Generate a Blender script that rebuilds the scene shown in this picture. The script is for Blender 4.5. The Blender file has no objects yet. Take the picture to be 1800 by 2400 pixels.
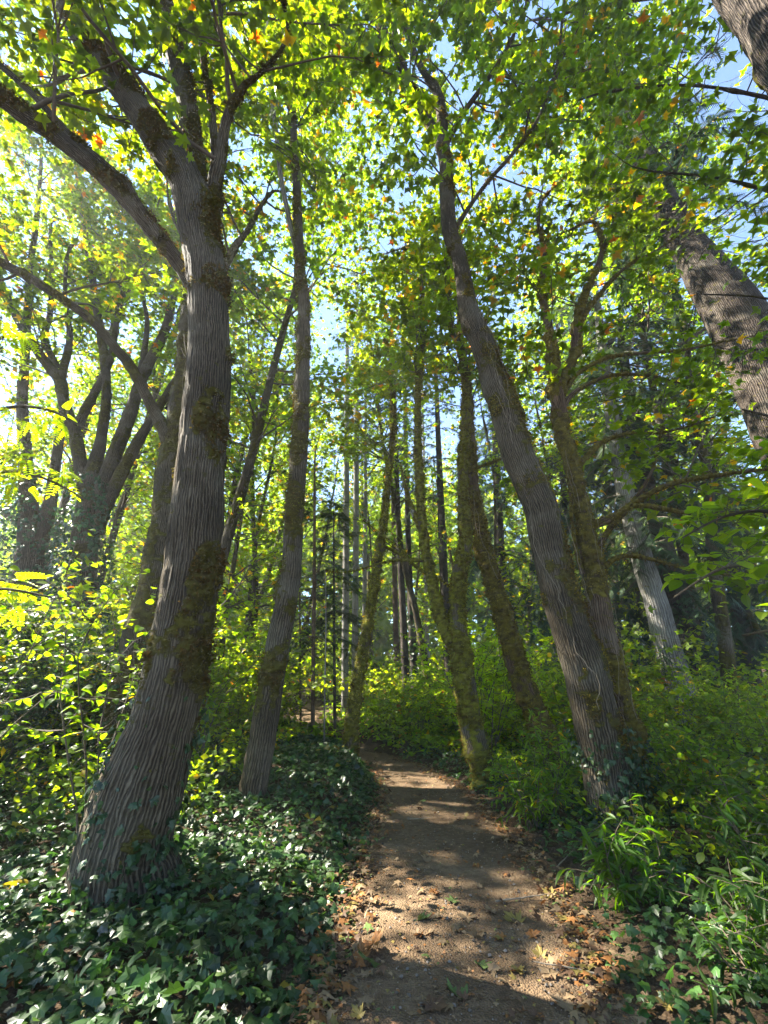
import bpy, math, numpy as np
from mathutils import Vector, Matrix

# ------------------------------------------------------------------ camera, sky, sun, exposure
scene = bpy.context.scene
col = scene.collection
TILT = math.radians(22.8)
CAMZ = 1.6
cam_d = bpy.data.cameras.new("camera")
cam = bpy.data.objects.new("camera", cam_d); col.objects.link(cam)
cam_d.sensor_fit = 'VERTICAL'; cam_d.sensor_height = 36.0; cam_d.lens = 15.0
cam_d.clip_start = 0.05; cam_d.clip_end = 2000
cam.location = (0, 0, CAMZ); cam.rotation_euler = (math.radians(90) + TILT, 0, 0)
scene.camera = cam

SUN_EL = math.radians(45); SUN_AZ = math.radians(-72)      # azimuth clockwise from the view direction
world = bpy.data.worlds.new("World"); scene.world = world; world.use_nodes = True
wn = world.node_tree.nodes; wl = world.node_tree.links
sky = wn.new('ShaderNodeTexSky'); sky.sky_type = 'NISHITA'; sky.sun_disc = False
sky.sun_elevation = SUN_EL; sky.sun_rotation = SUN_AZ
sky.air_density = 1.0; sky.dust_density = 0.0; sky.ozone_density = 3.0
bg = wn['Background']; bg.inputs['Strength'].default_value = 0.065
wl.new(sky.outputs[0], bg.inputs[0])
sl = bpy.data.lights.new("sun", 'SUN'); sl.energy = 5.0; sl.angle = math.radians(0.5); sl.color = (1.0, 0.93, 0.80)
so = bpy.data.objects.new("sun", sl); col.objects.link(so)
SV = Vector((math.sin(SUN_AZ) * math.cos(SUN_EL), math.cos(SUN_AZ) * math.cos(SUN_EL), math.sin(SUN_EL)))
so.rotation_euler = SV.to_track_quat('Z', 'Y').to_euler()
vs = scene.view_settings
vs.view_transform = 'Standard'; vs.look = 'None'; vs.gamma = 1.0; vs.use_curve_mapping = False
vs.exposure = 3.05
cy = scene.cycles
cy.max_bounces = 7; cy.diffuse_bounces = 4; cy.glossy_bounces = 2; cy.transmission_bounces = 5
cy.transparent_max_bounces = 4; cy.sample_clamp_indirect = 6.0; cy.use_denoising = True
cy.caustics_reflective = False; cy.caustics_refractive = False

# ------------------------------------------------------------------ maths helpers
CT, ST = math.cos(TILT), math.sin(TILT)
def pt(u, v, Y):
    """point at forward distance Y on the line of sight of a place measured in the photograph; second value: metres per 1000 px there"""
    a, b = (u - 900) / 1000.0, (1200 - v) / 1000.0
    s = Y / (CT - b * ST)
    return np.array([a * s, Y, CAMZ + s * (ST + b * CT)]), s
def proj(P):
    d = P[..., 1] * CT + (P[..., 2] - CAMZ) * ST
    up = -P[..., 1] * ST + (P[..., 2] - CAMZ) * CT
    dd = np.maximum(d, 1e-3)
    return 900 + 1000 * P[..., 0] / dd, 1200 - 1000 * up / dd, d
def _h(ix, iy, iz):
    n = (ix * 374761393 + iy * 668265263 + iz * 2147483647 // 7 * 3 + 1274126177).astype(np.int64) & 0xffffffff
    n = ((n ^ (n >> 13)) * 1274126177) & 0xffffffff
    n = ((n ^ (n >> 16)) * 2246822519) & 0xffffffff
    return (n & 0xffff) / 65535.0
def noise(P):
    P = np.asarray(P, float); i = np.floor(P).astype(np.int64); f = P - i; f = f * f * (3 - 2 * f)
    x, y, z = i[..., 0], i[..., 1], i[..., 2]
    r = 0
    for dx in (0, 1):
        for dy in (0, 1):
            for dz in (0, 1):
                w = (f[..., 0] if dx else 1 - f[..., 0]) * (f[..., 1] if dy else 1 - f[..., 1]) * (f[..., 2] if dz else 1 - f[..., 2])
                r = r + w * _h(x + dx, y + dy, z + dz)
    return r * 2 - 1
def fbm(P, o=3):
    r = 0; a = 1.0; P = np.asarray(P, float); t = 0
    for k in range(o):
        r = r + a * noise(P * (2 ** k) + 17.3 * k); t += a; a *= .5
    return r / t
def sstep(a, b, x):
    t = np.clip((x - a) / (b - a), 0, 1); return t * t * (3 - 2 * t)
def norm(v):
    return v / np.maximum(np.linalg.norm(v, axis=-1, keepdims=True), 1e-9)

# ------------------------------------------------------------------ terrain
PATH_PX = [(2400, 1075, 690), (2170, 1085, 560), (1950, 1030, 330), (1850, 990, 190), (1800, 930, 125), (1778, 880, 85)]
PATH = []
for v, u, w in PATH_PX:
    b = (1200 - v) / 1000.; s = -CAMZ / (ST + b * CT); PATH.append((s * (u - 900) / 1000., s * (CT - b * ST), w * s / 1000. / 2))
P0 = PATH[0]
PATH = [(P0[0] - .1, -6.0, 1.0), (P0[0], 1.0, .95)] + PATH + [(-2.1, 15.5, .75), (-3.1, 18, .7), (-3.7, 21, .7), (-4.2, 25, .8), (-6.5, 32, .9)]
PATH = np.array(PATH)
def path_c(y):
    return np.interp(y, PATH[:, 1], PATH[:, 0]), np.interp(y, PATH[:, 1], np.minimum(PATH[:, 2], 1.15))
def H(x, y):
    x = np.asarray(x, float); y = np.asarray(y, float)
    c, w = path_c(y); d = np.abs(x - c) - w
    left = x < c
    bank = np.where(left, .10 + .26 * sstep(5, 8, y) * (1 - .5 * sstep(12, 16, y)), .12) * sstep(0, .8, d)
    side = np.where(left, .06, .03) * np.clip(d - .8, 0, 30) * sstep(3, 8, y)
    hill = .25 * sstep(12, 22, y) + .13 * np.clip(y - 22, 0, 60)
    n = .05 * noise(np.stack([x * .9, y * .9, 0 * x], -1)) * sstep(0, 1, d) + .22 * noise(np.stack([x * .2, y * .2, 0 * x + 5], -1)) * sstep(1, 5, d)
    return bank + side + hill + n
def Hs(x, y): return float(H(np.array([x]), np.array([y]))[0])

# ------------------------------------------------------------------ mesh and object helpers
def mk(name, V, F, mats, parent=None, attrs=None, loc=(0, 0, 0), smooth=False, mi=None, quads=False):
    V = np.asarray(V, np.float32) - np.asarray(loc, np.float32)
    F = np.asarray(F, np.int32)
    me = bpy.data.meshes.new(name); k = F.shape[1]
    me.vertices.add(len(V)); me.vertices.foreach_set('co', V.ravel())
    me.loops.add(F.size); me.loops.foreach_set('vertex_index', F.ravel())
    me.polygons.add(len(F)); me.polygons.foreach_set('loop_start', np.arange(0, F.size, k, dtype=np.int32))
    if mi is not None: me.polygons.foreach_set('material_index', np.asarray(mi, np.int32))
    me.polygons.foreach_set('use_smooth', np.full(len(F), smooth))
    me.update(calc_edges=True)
    for m in (mats if isinstance(mats, (list, tuple)) else [mats]): me.materials.append(m)
    for an, (ty, arr) in (attrs or {}).items():
        a = me.attributes.new(an, ty, 'POINT')
        key = {'FLOAT_COLOR': 'color', 'FLOAT_VECTOR': 'vector', 'FLOAT': 'value'}[ty]
        a.data.foreach_set(key, np.asarray(arr, np.float32).ravel())
    o = bpy.data.objects.new(name, me); col.objects.link(o)
    if parent is not None: o.parent = parent
    return o
def tag(o, label=None, cat=None, group=None, kind=None):
    if label: o['label'] = label
    if cat: o['category'] = cat
    if group: o['group'] = group
    if kind: o['kind'] = kind
    return o
def thing(name, loc, label, cat, group=None):
    o = bpy.data.objects.new(name, None); col.objects.link(o); o.location = tuple(float(c) for c in loc)
    o.empty_display_size = .1
    return tag(o, label, cat, group)

# ------------------------------------------------------------------ materials
def newmat(name):
    m = bpy.data.materials.new(name); m.use_nodes = True
    return m, m.node_tree.nodes, m.node_tree.links
def leaf_mat(name, trans=(4.5, 3.75, .45), fac=.62, rough=.45, spec=.35):
    m, n, l = newmat(name); p = n['Principled BSDF']; out = n['Material Output']
    a = n.new('ShaderNodeAttribute'); a.attribute_name = 'col'
    tc = n.new('ShaderNodeTexCoord'); nz = n.new('ShaderNodeTexNoise'); nz.inputs['Scale'].default_value = 30
    l.new(tc.outputs['Object'], nz.inputs['Vector'])
    mp = n.new('ShaderNodeMapRange'); mp.inputs[3].default_value = .72; mp.inputs[4].default_value = 1.28
    l.new(nz.outputs[0], mp.inputs[0])
    mu = n.new('ShaderNodeVectorMath'); mu.operation = 'SCALE'
    l.new(a.outputs['Color'], mu.inputs[0]); l.new(mp.outputs[0], mu.inputs['Scale'])
    l.new(mu.outputs[0], p.inputs['Base Color'])
    p.inputs['Roughness'].default_value = rough; p.inputs['Specular IOR Level'].default_value = spec
    tm = n.new('ShaderNodeVectorMath'); tm.operation = 'MULTIPLY'; tm.inputs[1].default_value = trans
    l.new(mu.outputs[0], tm.inputs[0])
    tr = n.new('ShaderNodeBsdfTranslucent'); l.new(tm.outputs[0], tr.inputs['Color'])
    mx = n.new('ShaderNodeMixShader'); mx.inputs[0].default_value = fac
    l.new(p.outputs[0], mx.inputs[1]); l.new(tr.outputs[0], mx.inputs[2]); l.new(mx.outputs[0], out.inputs['Surface'])
    return m
M_LEAF = leaf_mat('maple_leaf')
M_IVY = leaf_mat('ivy_leaf', trans=(1.8, 1.9, .9), fac=.3, rough=.42, spec=.45)
M_NEEDLE = leaf_mat('needles', trans=(1.7, 1.6, 1.0), fac=.3, rough=.5, spec=.3)
M_DEAD = leaf_mat('fallen_leaf', trans=(1.3, 1.1, .9), fac=.2, rough=.6, spec=.25)
M_MOSS = leaf_mat('moss_tuft', trans=(1.6, 1.4, .8), fac=.35, rough=.8, spec=.1)

def bark_mat(name, c1, c2, ridge=62, moss=(.13, .115, .014), str_=.9, lichen=.25):
    m, n, l = newmat(name); p = n['Principled BSDF']; p.inputs['Roughness'].default_value = .9
    p.inputs['Specular IOR Level'].default_value = .15
    a = n.new('ShaderNodeAttribute'); a.attribute_name = 'buv'
    mo = n.new('ShaderNodeAttribute'); mo.attribute_name = 'moss'
    mp = n.new('ShaderNodeMapping'); mp.inputs['Scale'].default_value = (ridge, ridge * .13, 1)
    l.new(a.outputs['Vector'], mp.inputs['Vector'])
    nz = n.new('ShaderNodeTexNoise'); nz.inputs['Scale'].default_value = 1.0; nz.inputs['Detail'].default_value = 7; nz.inputs['Roughness'].default_value = .6
    nz.inputs['Distortion'].default_value = .5
    l.new(mp.outputs[0], nz.inputs['Vector'])
    mp2 = n.new('ShaderNodeMapping'); mp2.inputs['Scale'].default_value = (1, .16, 1); l.new(a.outputs['Vector'], mp2.inputs['Vector'])
    wv = n.new('ShaderNodeTexWave'); wv.wave_type = 'BANDS'; wv.bands_direction = 'X'; wv.wave_profile = 'SIN'
    wv.inputs['Scale'].default_value = ridge * .26; wv.inputs['Distortion'].default_value = 7.0; wv.inputs['Detail'].default_value = 3.0
    wv.inputs['Detail Scale'].default_value = 1.6; wv.inputs['Detail Roughness'].default_value = .6; l.new(mp2.outputs[0], wv.inputs['Vector'])
    ed = n.new('ShaderNodeMapRange'); ed.inputs[1].default_value = .12; ed.inputs[2].default_value = .8; ed.inputs[4].default_value = .72; l.new(wv.outputs['Fac'], ed.inputs[0])
    hh = n.new('ShaderNodeMath'); hh.operation = 'MULTIPLY_ADD'; hh.inputs[1].default_value = .75
    l.new(nz.outputs[0], hh.inputs[0]); l.new(ed.outputs[0], hh.inputs[2])
    big = n.new('ShaderNodeTexNoise'); big.inputs['Scale'].default_value = 1.7; big.inputs['Detail'].default_value = 6
    l.new(a.outputs['Vector'], big.inputs['Vector'])
    ramp = n.new('ShaderNodeValToRGB'); e = ramp.color_ramp.elements
    e[0].position = .22; e[0].color = (*c1, 1); e[1].position = .9; e[1].color = (*c2, 1)
    hm = n.new('ShaderNodeMath'); hm.operation = 'MULTIPLY'; hm.inputs[1].default_value = .72; l.new(hh.outputs[0], hm.inputs[0])
    l.new(hm.outputs[0], ramp.inputs[0])
    li = n.new('ShaderNodeMapRange'); li.inputs[1].default_value = .5; li.inputs[2].default_value = .72; li.inputs[4].default_value = lichen
    l.new(big.outputs[0], li.inputs[0])
    bw = n.new('ShaderNodeMapRange'); bw.inputs[1].default_value = .35; bw.inputs[2].default_value = .6; bw.inputs[3].default_value = .68; bw.inputs[4].default_value = 1.12; l.new(big.outputs[0], bw.inputs[0])
    bs = n.new('ShaderNodeVectorMath'); bs.operation = 'SCALE'; l.new(ramp.outputs[0], bs.inputs[0]); l.new(bw.outputs[0], bs.inputs['Scale'])
    mixl = n.new('ShaderNodeMixRGB'); mixl.inputs[2].default_value = (.2, .2, .165, 1)
    l.new(li.outputs[0], mixl.inputs[0]); l.new(bs.outputs[0], mixl.inputs[1])
    fn = n.new('ShaderNodeTexNoise'); fn.inputs['Scale'].default_value = 15; fn.inputs['Detail'].default_value = 8
    l.new(a.outputs['Vector'], fn.inputs['Vector'])
    fs = n.new('ShaderNodeMath'); fs.operation = 'MULTIPLY_ADD'; fs.inputs[1].default_value = 2.6; fs.inputs[2].default_value = -.8; l.new(fn.outputs[0], fs.inputs[0])
    ad = n.new('ShaderNodeMath'); ad.operation = 'ADD'; l.new(mo.outputs['Fac'], ad.inputs[0]); l.new(fs.outputs[0], ad.inputs[1])
    mm = n.new('ShaderNodeMapRange'); mm.inputs[1].default_value = .85; mm.inputs[2].default_value = 1.1; l.new(ad.outputs[0], mm.inputs[0])
    mcol = n.new('ShaderNodeValToRGB'); e = mcol.color_ramp.elements
    e[0].position = .3; e[0].color = (.03, .02, .008, 1); e[1].position = .66; e[1].color = (*moss, 1)
    l.new(fn.outputs[0], mcol.inputs[0])
    mixm = n.new('ShaderNodeMixRGB'); l.new(mm.outputs[0], mixm.inputs[0]); l.new(mixl.outputs[0], mixm.inputs[1]); l.new(mcol.outputs[0], mixm.inputs[2])
    l.new(mixm.outputs[0], p.inputs['Base Color'])
    hmix = n.new('ShaderNodeMixRGB'); l.new(mm.outputs[0], hmix.inputs[0]); l.new(hh.outputs[0], hmix.inputs[1]); l.new(fn.outputs[0], hmix.inputs[2])
    bp = n.new('ShaderNodeBump'); bp.inputs['Strength'].default_value = 1.0; bp.inputs['Distance'].default_value = .05
    l.new(hmix.outputs[0], bp.inputs['Height']); l.new(bp.outputs[0], p.inputs['Normal'])
    return m
M_BARK = bark_mat('maple_bark', (.038, .028, .018), (.15, .12, .08), moss=(.075, .066, .013))
M_BARK_R = bark_mat('brown_bark', (.05, .03, .018), (.2, .13, .08), ridge=56, moss=(.13, .105, .015))
M_BARK_M = bark_mat('mossy_maple_bark', (.035, .025, .015), (.17, .135, .085), moss=(.15, .145, .016))
M_FIR = bark_mat('fir_bark', (.024, .018, .014), (.12, .095, .075), ridge=44, lichen=.25)
M_PALE = bark_mat('pale_bark', (.13, .12, .11), (.34, .32, .29), ridge=26, lichen=.5)
def plain_mat(name, c, rough=.85, sc=12, var=.35, bump=.3):
    m, n, l = newmat(name); p = n['Principled BSDF']; p.inputs['Roughness'].default_value = rough
    tc = n.new('ShaderNodeTexCoord'); nz = n.new('ShaderNodeTexNoise'); nz.inputs['Scale'].default_value = sc; nz.inputs['Detail'].default_value = 6
    l.new(tc.outputs['Object'], nz.inputs['Vector'])
    r = n.new('ShaderNodeValToRGB'); e = r.color_ramp.elements
    e[0].position = .3; e[0].color = tuple(x * (1 - var) for x in c) + (1,); e[1].position = .7; e[1].color = tuple(x * (1 + var) for x in c) + (1,)
    l.new(nz.outputs[0], r.inputs[0]); l.new(r.outputs[0], p.inputs['Base Color'])
    b = n.new('ShaderNodeBump'); b.inputs['Strength'].default_value = bump; b.inputs['Distance'].default_value = .02
    l.new(nz.outputs[0], b.inputs['Height']); l.new(b.outputs[0], p.inputs['Normal'])
    return m
M_TWIG = plain_mat('twig_bark', (.075, .055, .035))
M_VINE = plain_mat('dry_vine', (.2, .16, .11))
def soil_mat(name, cols, scale):
    m, n, l = newmat(name); p = n['Principled BSDF']; p.inputs['Roughness'].default_value = .95; p.inputs['Specular IOR Level'].default_value = .1
    tc = n.new('ShaderNodeTexCoord')
    a = n.new('ShaderNodeTexNoise'); a.inputs['Scale'].default_value = scale; a.inputs['Detail'].default_value = 9; a.inputs['Roughness'].default_value = .7
    b = n.new('ShaderNodeTexNoise'); b.inputs['Scale'].default_value = 1.1; b.inputs['Detail'].default_value = 5
    v = n.new('ShaderNodeTexVoronoi'); v.inputs['Scale'].default_value = scale * 5
    for t in (a, b, v): l.new(tc.outputs['Object'], t.inputs['Vector'])
    s = n.new('ShaderNodeMath'); s.operation = 'MULTIPLY_ADD'; s.inputs[1].default_value = .5; l.new(b.outputs[0], s.inputs[0])
    h2 = n.new('ShaderNodeMath'); h2.operation = 'MULTIPLY'; h2.inputs[1].default_value = .55; l.new(a.outputs[0], h2.inputs[0]); l.new(h2.outputs[0], s.inputs[2])
    r = n.new('ShaderNodeValToRGB'); e = r.color_ramp.elements
    e[0].position = .36; e[0].color = (*cols[0], 1); e[1].position = .7; e[1].color = (*cols[2], 1)
    k = e.new(.52); k.color = (*cols[1], 1)
    l.new(s.outputs[0], r.inputs[0])
    sp = n.new('ShaderNodeMapRange'); sp.inputs[1].default_value = .0; sp.inputs[2].default_value = .35; sp.inputs[3].default_value = 1.35; sp.inputs[4].default_value = .85
    l.new(v.outputs['Distance'], sp.inputs[0])
    mu = n.new('ShaderNodeVectorMath'); mu.operation = 'SCALE'; l.new(r.outputs[0], mu.inputs[0]); l.new(sp.outputs[0], mu.inputs['Scale'])
    l.new(mu.outputs[0], p.inputs['Base Color'])
    hh = n.new('ShaderNodeMath'); hh.operation = 'SUBTRACT'; l.new(a.outputs[0], hh.inputs[0]); l.new(v.outputs['Distance'], hh.inputs[1])
    bp = n.new('ShaderNodeBump'); bp.inputs['Strength'].default_value = .7; bp.inputs['Distance'].default_value = .02
    l.new(hh.outputs[0], bp.inputs['Height']); l.new(bp.outputs[0], p.inputs['Normal'])
    return m
M_SOIL = soil_mat('forest_soil', [(.03, .02, .012), (.06, .04, .024), (.10, .07, .04)], 9)
M_PATH = soil_mat('path_dirt', [(.08, .051, .028), (.14, .094, .055), (.23, .165, .10)], 14)

# ------------------------------------------------------------------ leaf shapes: base at the origin, tip along +Y, face along +Z
def _curl(V, a=.35, b=.22):
    V = np.array(V, float)
    if V.shape[1] == 2: V = np.c_[V, np.zeros(len(V))]
    V[:, 2] += -a * V[:, 0] ** 2 * 1.4 - b * np.clip(V[:, 1], 0, 2) ** 2
    return V
def _sym(half, tip):
    """half: right side points from the base up to the tip"""
    return [(0, 0)] + half + [tip] + [(-x, y) for x, y in half[::-1]]
def fan(outline, c):
    V = [c] + outline; n = len(outline)
    return V, [(0, 1 + i, 1 + (i + 1) % n) for i in range(n)]
T = {}
o_ = _sym([(.16, -.06), (.36, -.07), (.30, .05), (.24, .16), (.42, .26), (.56, .46), (.38, .44), (.33, .54), (.15, .42), (.19, .62), (.24, .74), (.1, .74), (.08, .84)], (0, 1.02))
V_, F_ = fan(o_, (0, .3)); T['maple_hi'] = (_curl(V_), np.array(F_))
o_ = [(0, 0), (.38, -.06), (.22, .16), (.54, .46), (.15, .44), (0, 1.02), (-.15, .44), (-.54, .46), (-.22, .16), (-.38, -.06)]
T['maple_mid'] = (_curl(o_), np.array([(0, 1, 2), (2, 3, 4), (4, 5, 6), (6, 7, 8), (8, 9, 0), (0, 2, 8), (2, 4, 8), (4, 6, 8)]))
T['maple_low'] = (_curl([(-.24, .15), (0, 1), (.24, .15), (.1, -.02), (.58, .42), (-.1, -.02), (-.58, .42), (-.04, .55), (.04, .55)]), np.array([(0, 2, 1), (3, 4, 7), (5, 8, 6)]))
T['clump'] = (_curl([(-.5, .1), (.1, -.1), (.25, .8), (.55, .35), (-.35, .75), (-.05, .1), (.5, -.15), (-.1, .95)], .5, .2), np.array([(0, 1, 2), (5, 3, 4), (5, 6, 7)]))
o_ = _sym([(.3, .0), (.34, .14), (.26, .24), (.46, .42), (.24, .5), (.12, .72)], (0, .95))
V_, F_ = fan(o_, (0, .3)); T['ivy'] = (_curl(V_, .5, .15), np.array(F_))
T['ivy_low'] = (_curl([(0, 0), (.42, .12), (.24, .45), (0, .95), (-.24, .45), (-.42, .12)], .5, .15), np.array([(0, 1, 2), (0, 2, 3), (0, 3, 4), (0, 4, 5)]))
def ovalish(w, n=3, fold=.25, dr=.25):
    ys = np.linspace(0, 1, n + 2)[1:-1]; V = [(0, 0, 0)]
    ws = [w * math.sin(math.pi * y ** .8) ** .8 for y in ys]
    for y, ww in zip(ys, ws): V += [(-ww, y, ww * fold), (0, y, 0), (ww, y, ww * fold)]
    V.append((0, 1, 0)); F = []
    F += [(0, 2, 1), (0, 3, 2)]
    for k in range(n - 1):
        a = 1 + 3 * k; b = a + 3
        F += [(a, a + 1, b + 1), (a, b + 1, b), (a + 1, a + 2, b + 2), (a + 1, b + 2, b + 1)]
    a = 1 + 3 * (n - 1); t = len(V) - 1
    F += [(a, a + 1, t), (a + 1, a + 2, t)]
    V = np.array(V, float); V[:, 2] -= dr * V[:, 1] ** 2
    return V, np.array(F)
T['oval'] = ovalish(.36, 3, .15, .2)
T['oval_low'] = ovalish(.4, 1, .15, .2)
T['oval_hi'] = ovalish(.40, 5, .15, .25)
T['lance'] = ovalish(.13, 4, .3, .35)
def compound(lv, lf, places):
    V = []; F = []; n = 0
    for (x, y, ang, s, z) in places:
        c, q = math.cos(ang), math.sin(ang)
        R = np.array([[c, -q, 0], [q, c, 0], [0, 0, 1.]])
        w = (lv * s) @ R.T + np.array([x, y, z]); V.append(w); F.append(lf + n); n += len(w)
    return np.concatenate(V), np.concatenate(F)
lv, lf = ovalish(.22, 2, .1, .1)
pl = []
for k in range(8):
    y = .12 + k * .1
    for sgn in (-1, 1): pl.append((0, y, -sgn * math.radians(68), .27 * (1 - .3 * (k / 8)), -.25 * y * y))
pl.append((0, .88, 0, .25, -.2))
T['pinnate'] = compound(lv, lf, pl)
nd = np.array([(-.04, 0, 0), (.04, 0, 0), (0, 1, -.05)]); nf = np.array([(0, 1, 2)])
pl = []
for k in range(9):
    y = .04 + k * .1
    for sgn in (-1, 1): pl.append((0, y, -sgn * math.radians(52), .42 * (1 - .75 * (k / 9.)) + .05, -.2 * y * y))
pl.append((0, 0, 0, 1.0, 0))
nd2 = nd * np.array([1.7, 1, 1]); T['needle'] = compound(nd2, nf, pl)
pl = []
for k in range(17):
    y = .06 + k * .055
    L = .26 * math.sin(math.pi * min(1, (k + 3) / 20.)) + .03
    for sgn in (-1, 1): pl.append((0, y, -sgn * math.radians(78), L, -.55 * y * y))
fv = np.array([(-.11, 0, 0), (.11, 0, 0), (0, 1, -.1)]); T['fern'] = compound(fv, nf, pl)

def inst(tn, P, D, N, S, C):
    tv, tf = T[tn]; D = norm(D); Z = norm(N - (N * D).sum(-1, keepdims=True) * D); X = np.cross(D, Z)
    R = np.stack([X, D, Z], 1)                       # n,3(axis),3
    S = np.asarray(S, float).reshape(-1, 1, 1) * np.ones((len(P), 1, 1))
    V = np.einsum('vk,nkj->nvj', tv, R) * S + P[:, None, :]
    F = tf[None] + (np.arange(len(P)) * len(tv))[:, None, None]
    Cc = np.repeat(C[:, None, :], len(tv), 1)
    return V.reshape(-1, 3), F.reshape(-1, 3), Cc.reshape(-1, 3), R
_vcache = {}
def foliage(parent, loc, tn, mat, P, D, N, S, C, name='foliage', singles=0, sname='leaf', tn_single=None, cull=True, frac_out=.3, rng=None):
    if len(P) == 0: return
    S = np.asarray(S, float) * np.ones(len(P))
    u, v, d = proj(P)
    infr = (d > .3) & (u > -160) & (u < 1960) & (v > -200) & (v < 2560)
    if cull:
        r = rng.random(len(P)); keep = infr | (r < frac_out)
        P, D, N, S, C, u, v, d, infr = [a[keep] for a in (P, D, N, S, C, u, v, d, infr)]
    single = np.zeros(len(P), bool)
    if singles:
        vis = (d > .3) & (u > 0) & (u < 1800) & (v > 0) & (v < 2400)
        size = np.where(vis, S / np.maximum(d, .1), 0)
        order = np.argsort(-size)[:singles]; order = order[size[order] * 1000 > 10]
        single[order] = True
        key = (parent.name, tn); k = min(6, len(order))
        if k:
            tnm = tn_single or tn; tv, tf = T[tnm]
            pal = C[order[rng.integers(0, len(order), k)]]
            meshes = []
            for j in range(k):
                tmp = mk(sname, tv * np.array([1, 1, rng.uniform(.4, 2.2)]), tf, mat, None, {'col': ('FLOAT_COLOR', np.c_[np.repeat(pal[j][None], len(tv), 0), np.ones(len(tv))])})
                meshes.append(tmp.data); bpy.data.objects.remove(tmp)
            Dn = norm(D[order]); Z = norm(N[order] - (N[order] * Dn).sum(-1, keepdims=True) * Dn); X = np.cross(Dn, Z)
            for q, i in enumerate(order):
                j = int(np.argmin(((pal - C[i]) ** 2).sum(1)))
                o = bpy.data.objects.new(sname, meshes[j]); col.objects.link(o); o.parent = parent
                s = S[i]; p = P[i] - np.asarray(loc)
                o.matrix_basis = Matrix(((X[q][0] * s, Dn[q][0] * s, Z[q][0] * s, p[0]), (X[q][1] * s, Dn[q][1] * s, Z[q][1] * s, p[1]), (X[q][2] * s, Dn[q][2] * s, Z[q][2] * s, p[2]), (0, 0, 0, 1)))
    m = ~single
    if m.sum():
        V, F, Cc, _ = inst(tn, P[m], D[m], N[m], S[m], C[m])
        o = mk(name, V, F, mat, parent, {'col': ('FLOAT_COLOR', np.c_[Cc, np.ones(len(Cc))])}, loc)
        o['kind'] = 'stuff'
        return o
def hued(rng, n, base, var=.25, autumn=0., gold=(.22, .165, .014)):
    """per-leaf colours: brightness and yellow shift, a share of them turned golden or orange"""
    c = np.array(base)[None] * (1 + var * rng.normal(size=(n, 1)).clip(-1.8, 1.8))
    yel = rng.random((n, 1)) ** 2
    c = c * (1 + np.array([.9, .25, -.2])[None] * yel * .5) * np.array([1, 1, .75])[None]
    a = rng.random(n) < autumn
    g = np.array(gold)[None] * rng.uniform(.6, 1.15, (n, 1)) * np.array([1, 1, 1])[None]
    g = g * np.where(rng.random((n, 1)) < .14, np.array([[1.05, .6, .8]]), 1)
    c[a] = g[a]
    return c.clip(.004, .6)

# ------------------------------------------------------------------ tubes and trunks
def resample(P, R, step):
    P = np.asarray(P, float); R = np.asarray(R, float); n = len(P)
    if n > 2:
        Q = []; r2 = []
        for i in range(n - 1):
            p0 = P[max(i - 1, 0)]; p1 = P[i]; p2 = P[i + 1]; p3 = P[min(i + 2, n - 1)]
            m = max(2, int(np.linalg.norm(p2 - p1) / step))
            t = np.linspace(0, 1, m, endpoint=False)[:, None]
            Q.append(.5 * ((2 * p1) + (-p0 + p2) * t + (2 * p0 - 5 * p1 + 4 * p2 - p3) * t ** 2 + (-p0 + 3 * p1 - 3 * p2 + p3) * t ** 3))
            r2.append(R[i] + (R[i + 1] - R[i]) * t[:, 0])
        Q.append(P[-1:]); r2.append(R[-1:]); return np.concatenate(Q), np.concatenate(r2)
    L = np.linalg.norm(P[1] - P[0]); m = max(2, int(L / step)); t = np.linspace(0, 1, m + 1)[:, None]
    return P[0] + (P[1] - P[0]) * t, R[0] + (R[1] - R[0]) * t[:, 0]
def frames(Q):
    Tn = norm(np.gradient(Q, axis=0)); ref = np.array([0, 1., 0]) if abs(Tn[0][1]) < .8 else np.array([1., 0, 0])
    N = np.zeros_like(Q); a = ref
    for i in range(len(Q)):
        a = a - a.dot(Tn[i]) * Tn[i]; a = a / max(np.linalg.norm(a), 1e-9); N[i] = a
    return Tn, N, np.cross(Tn, N)
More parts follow.
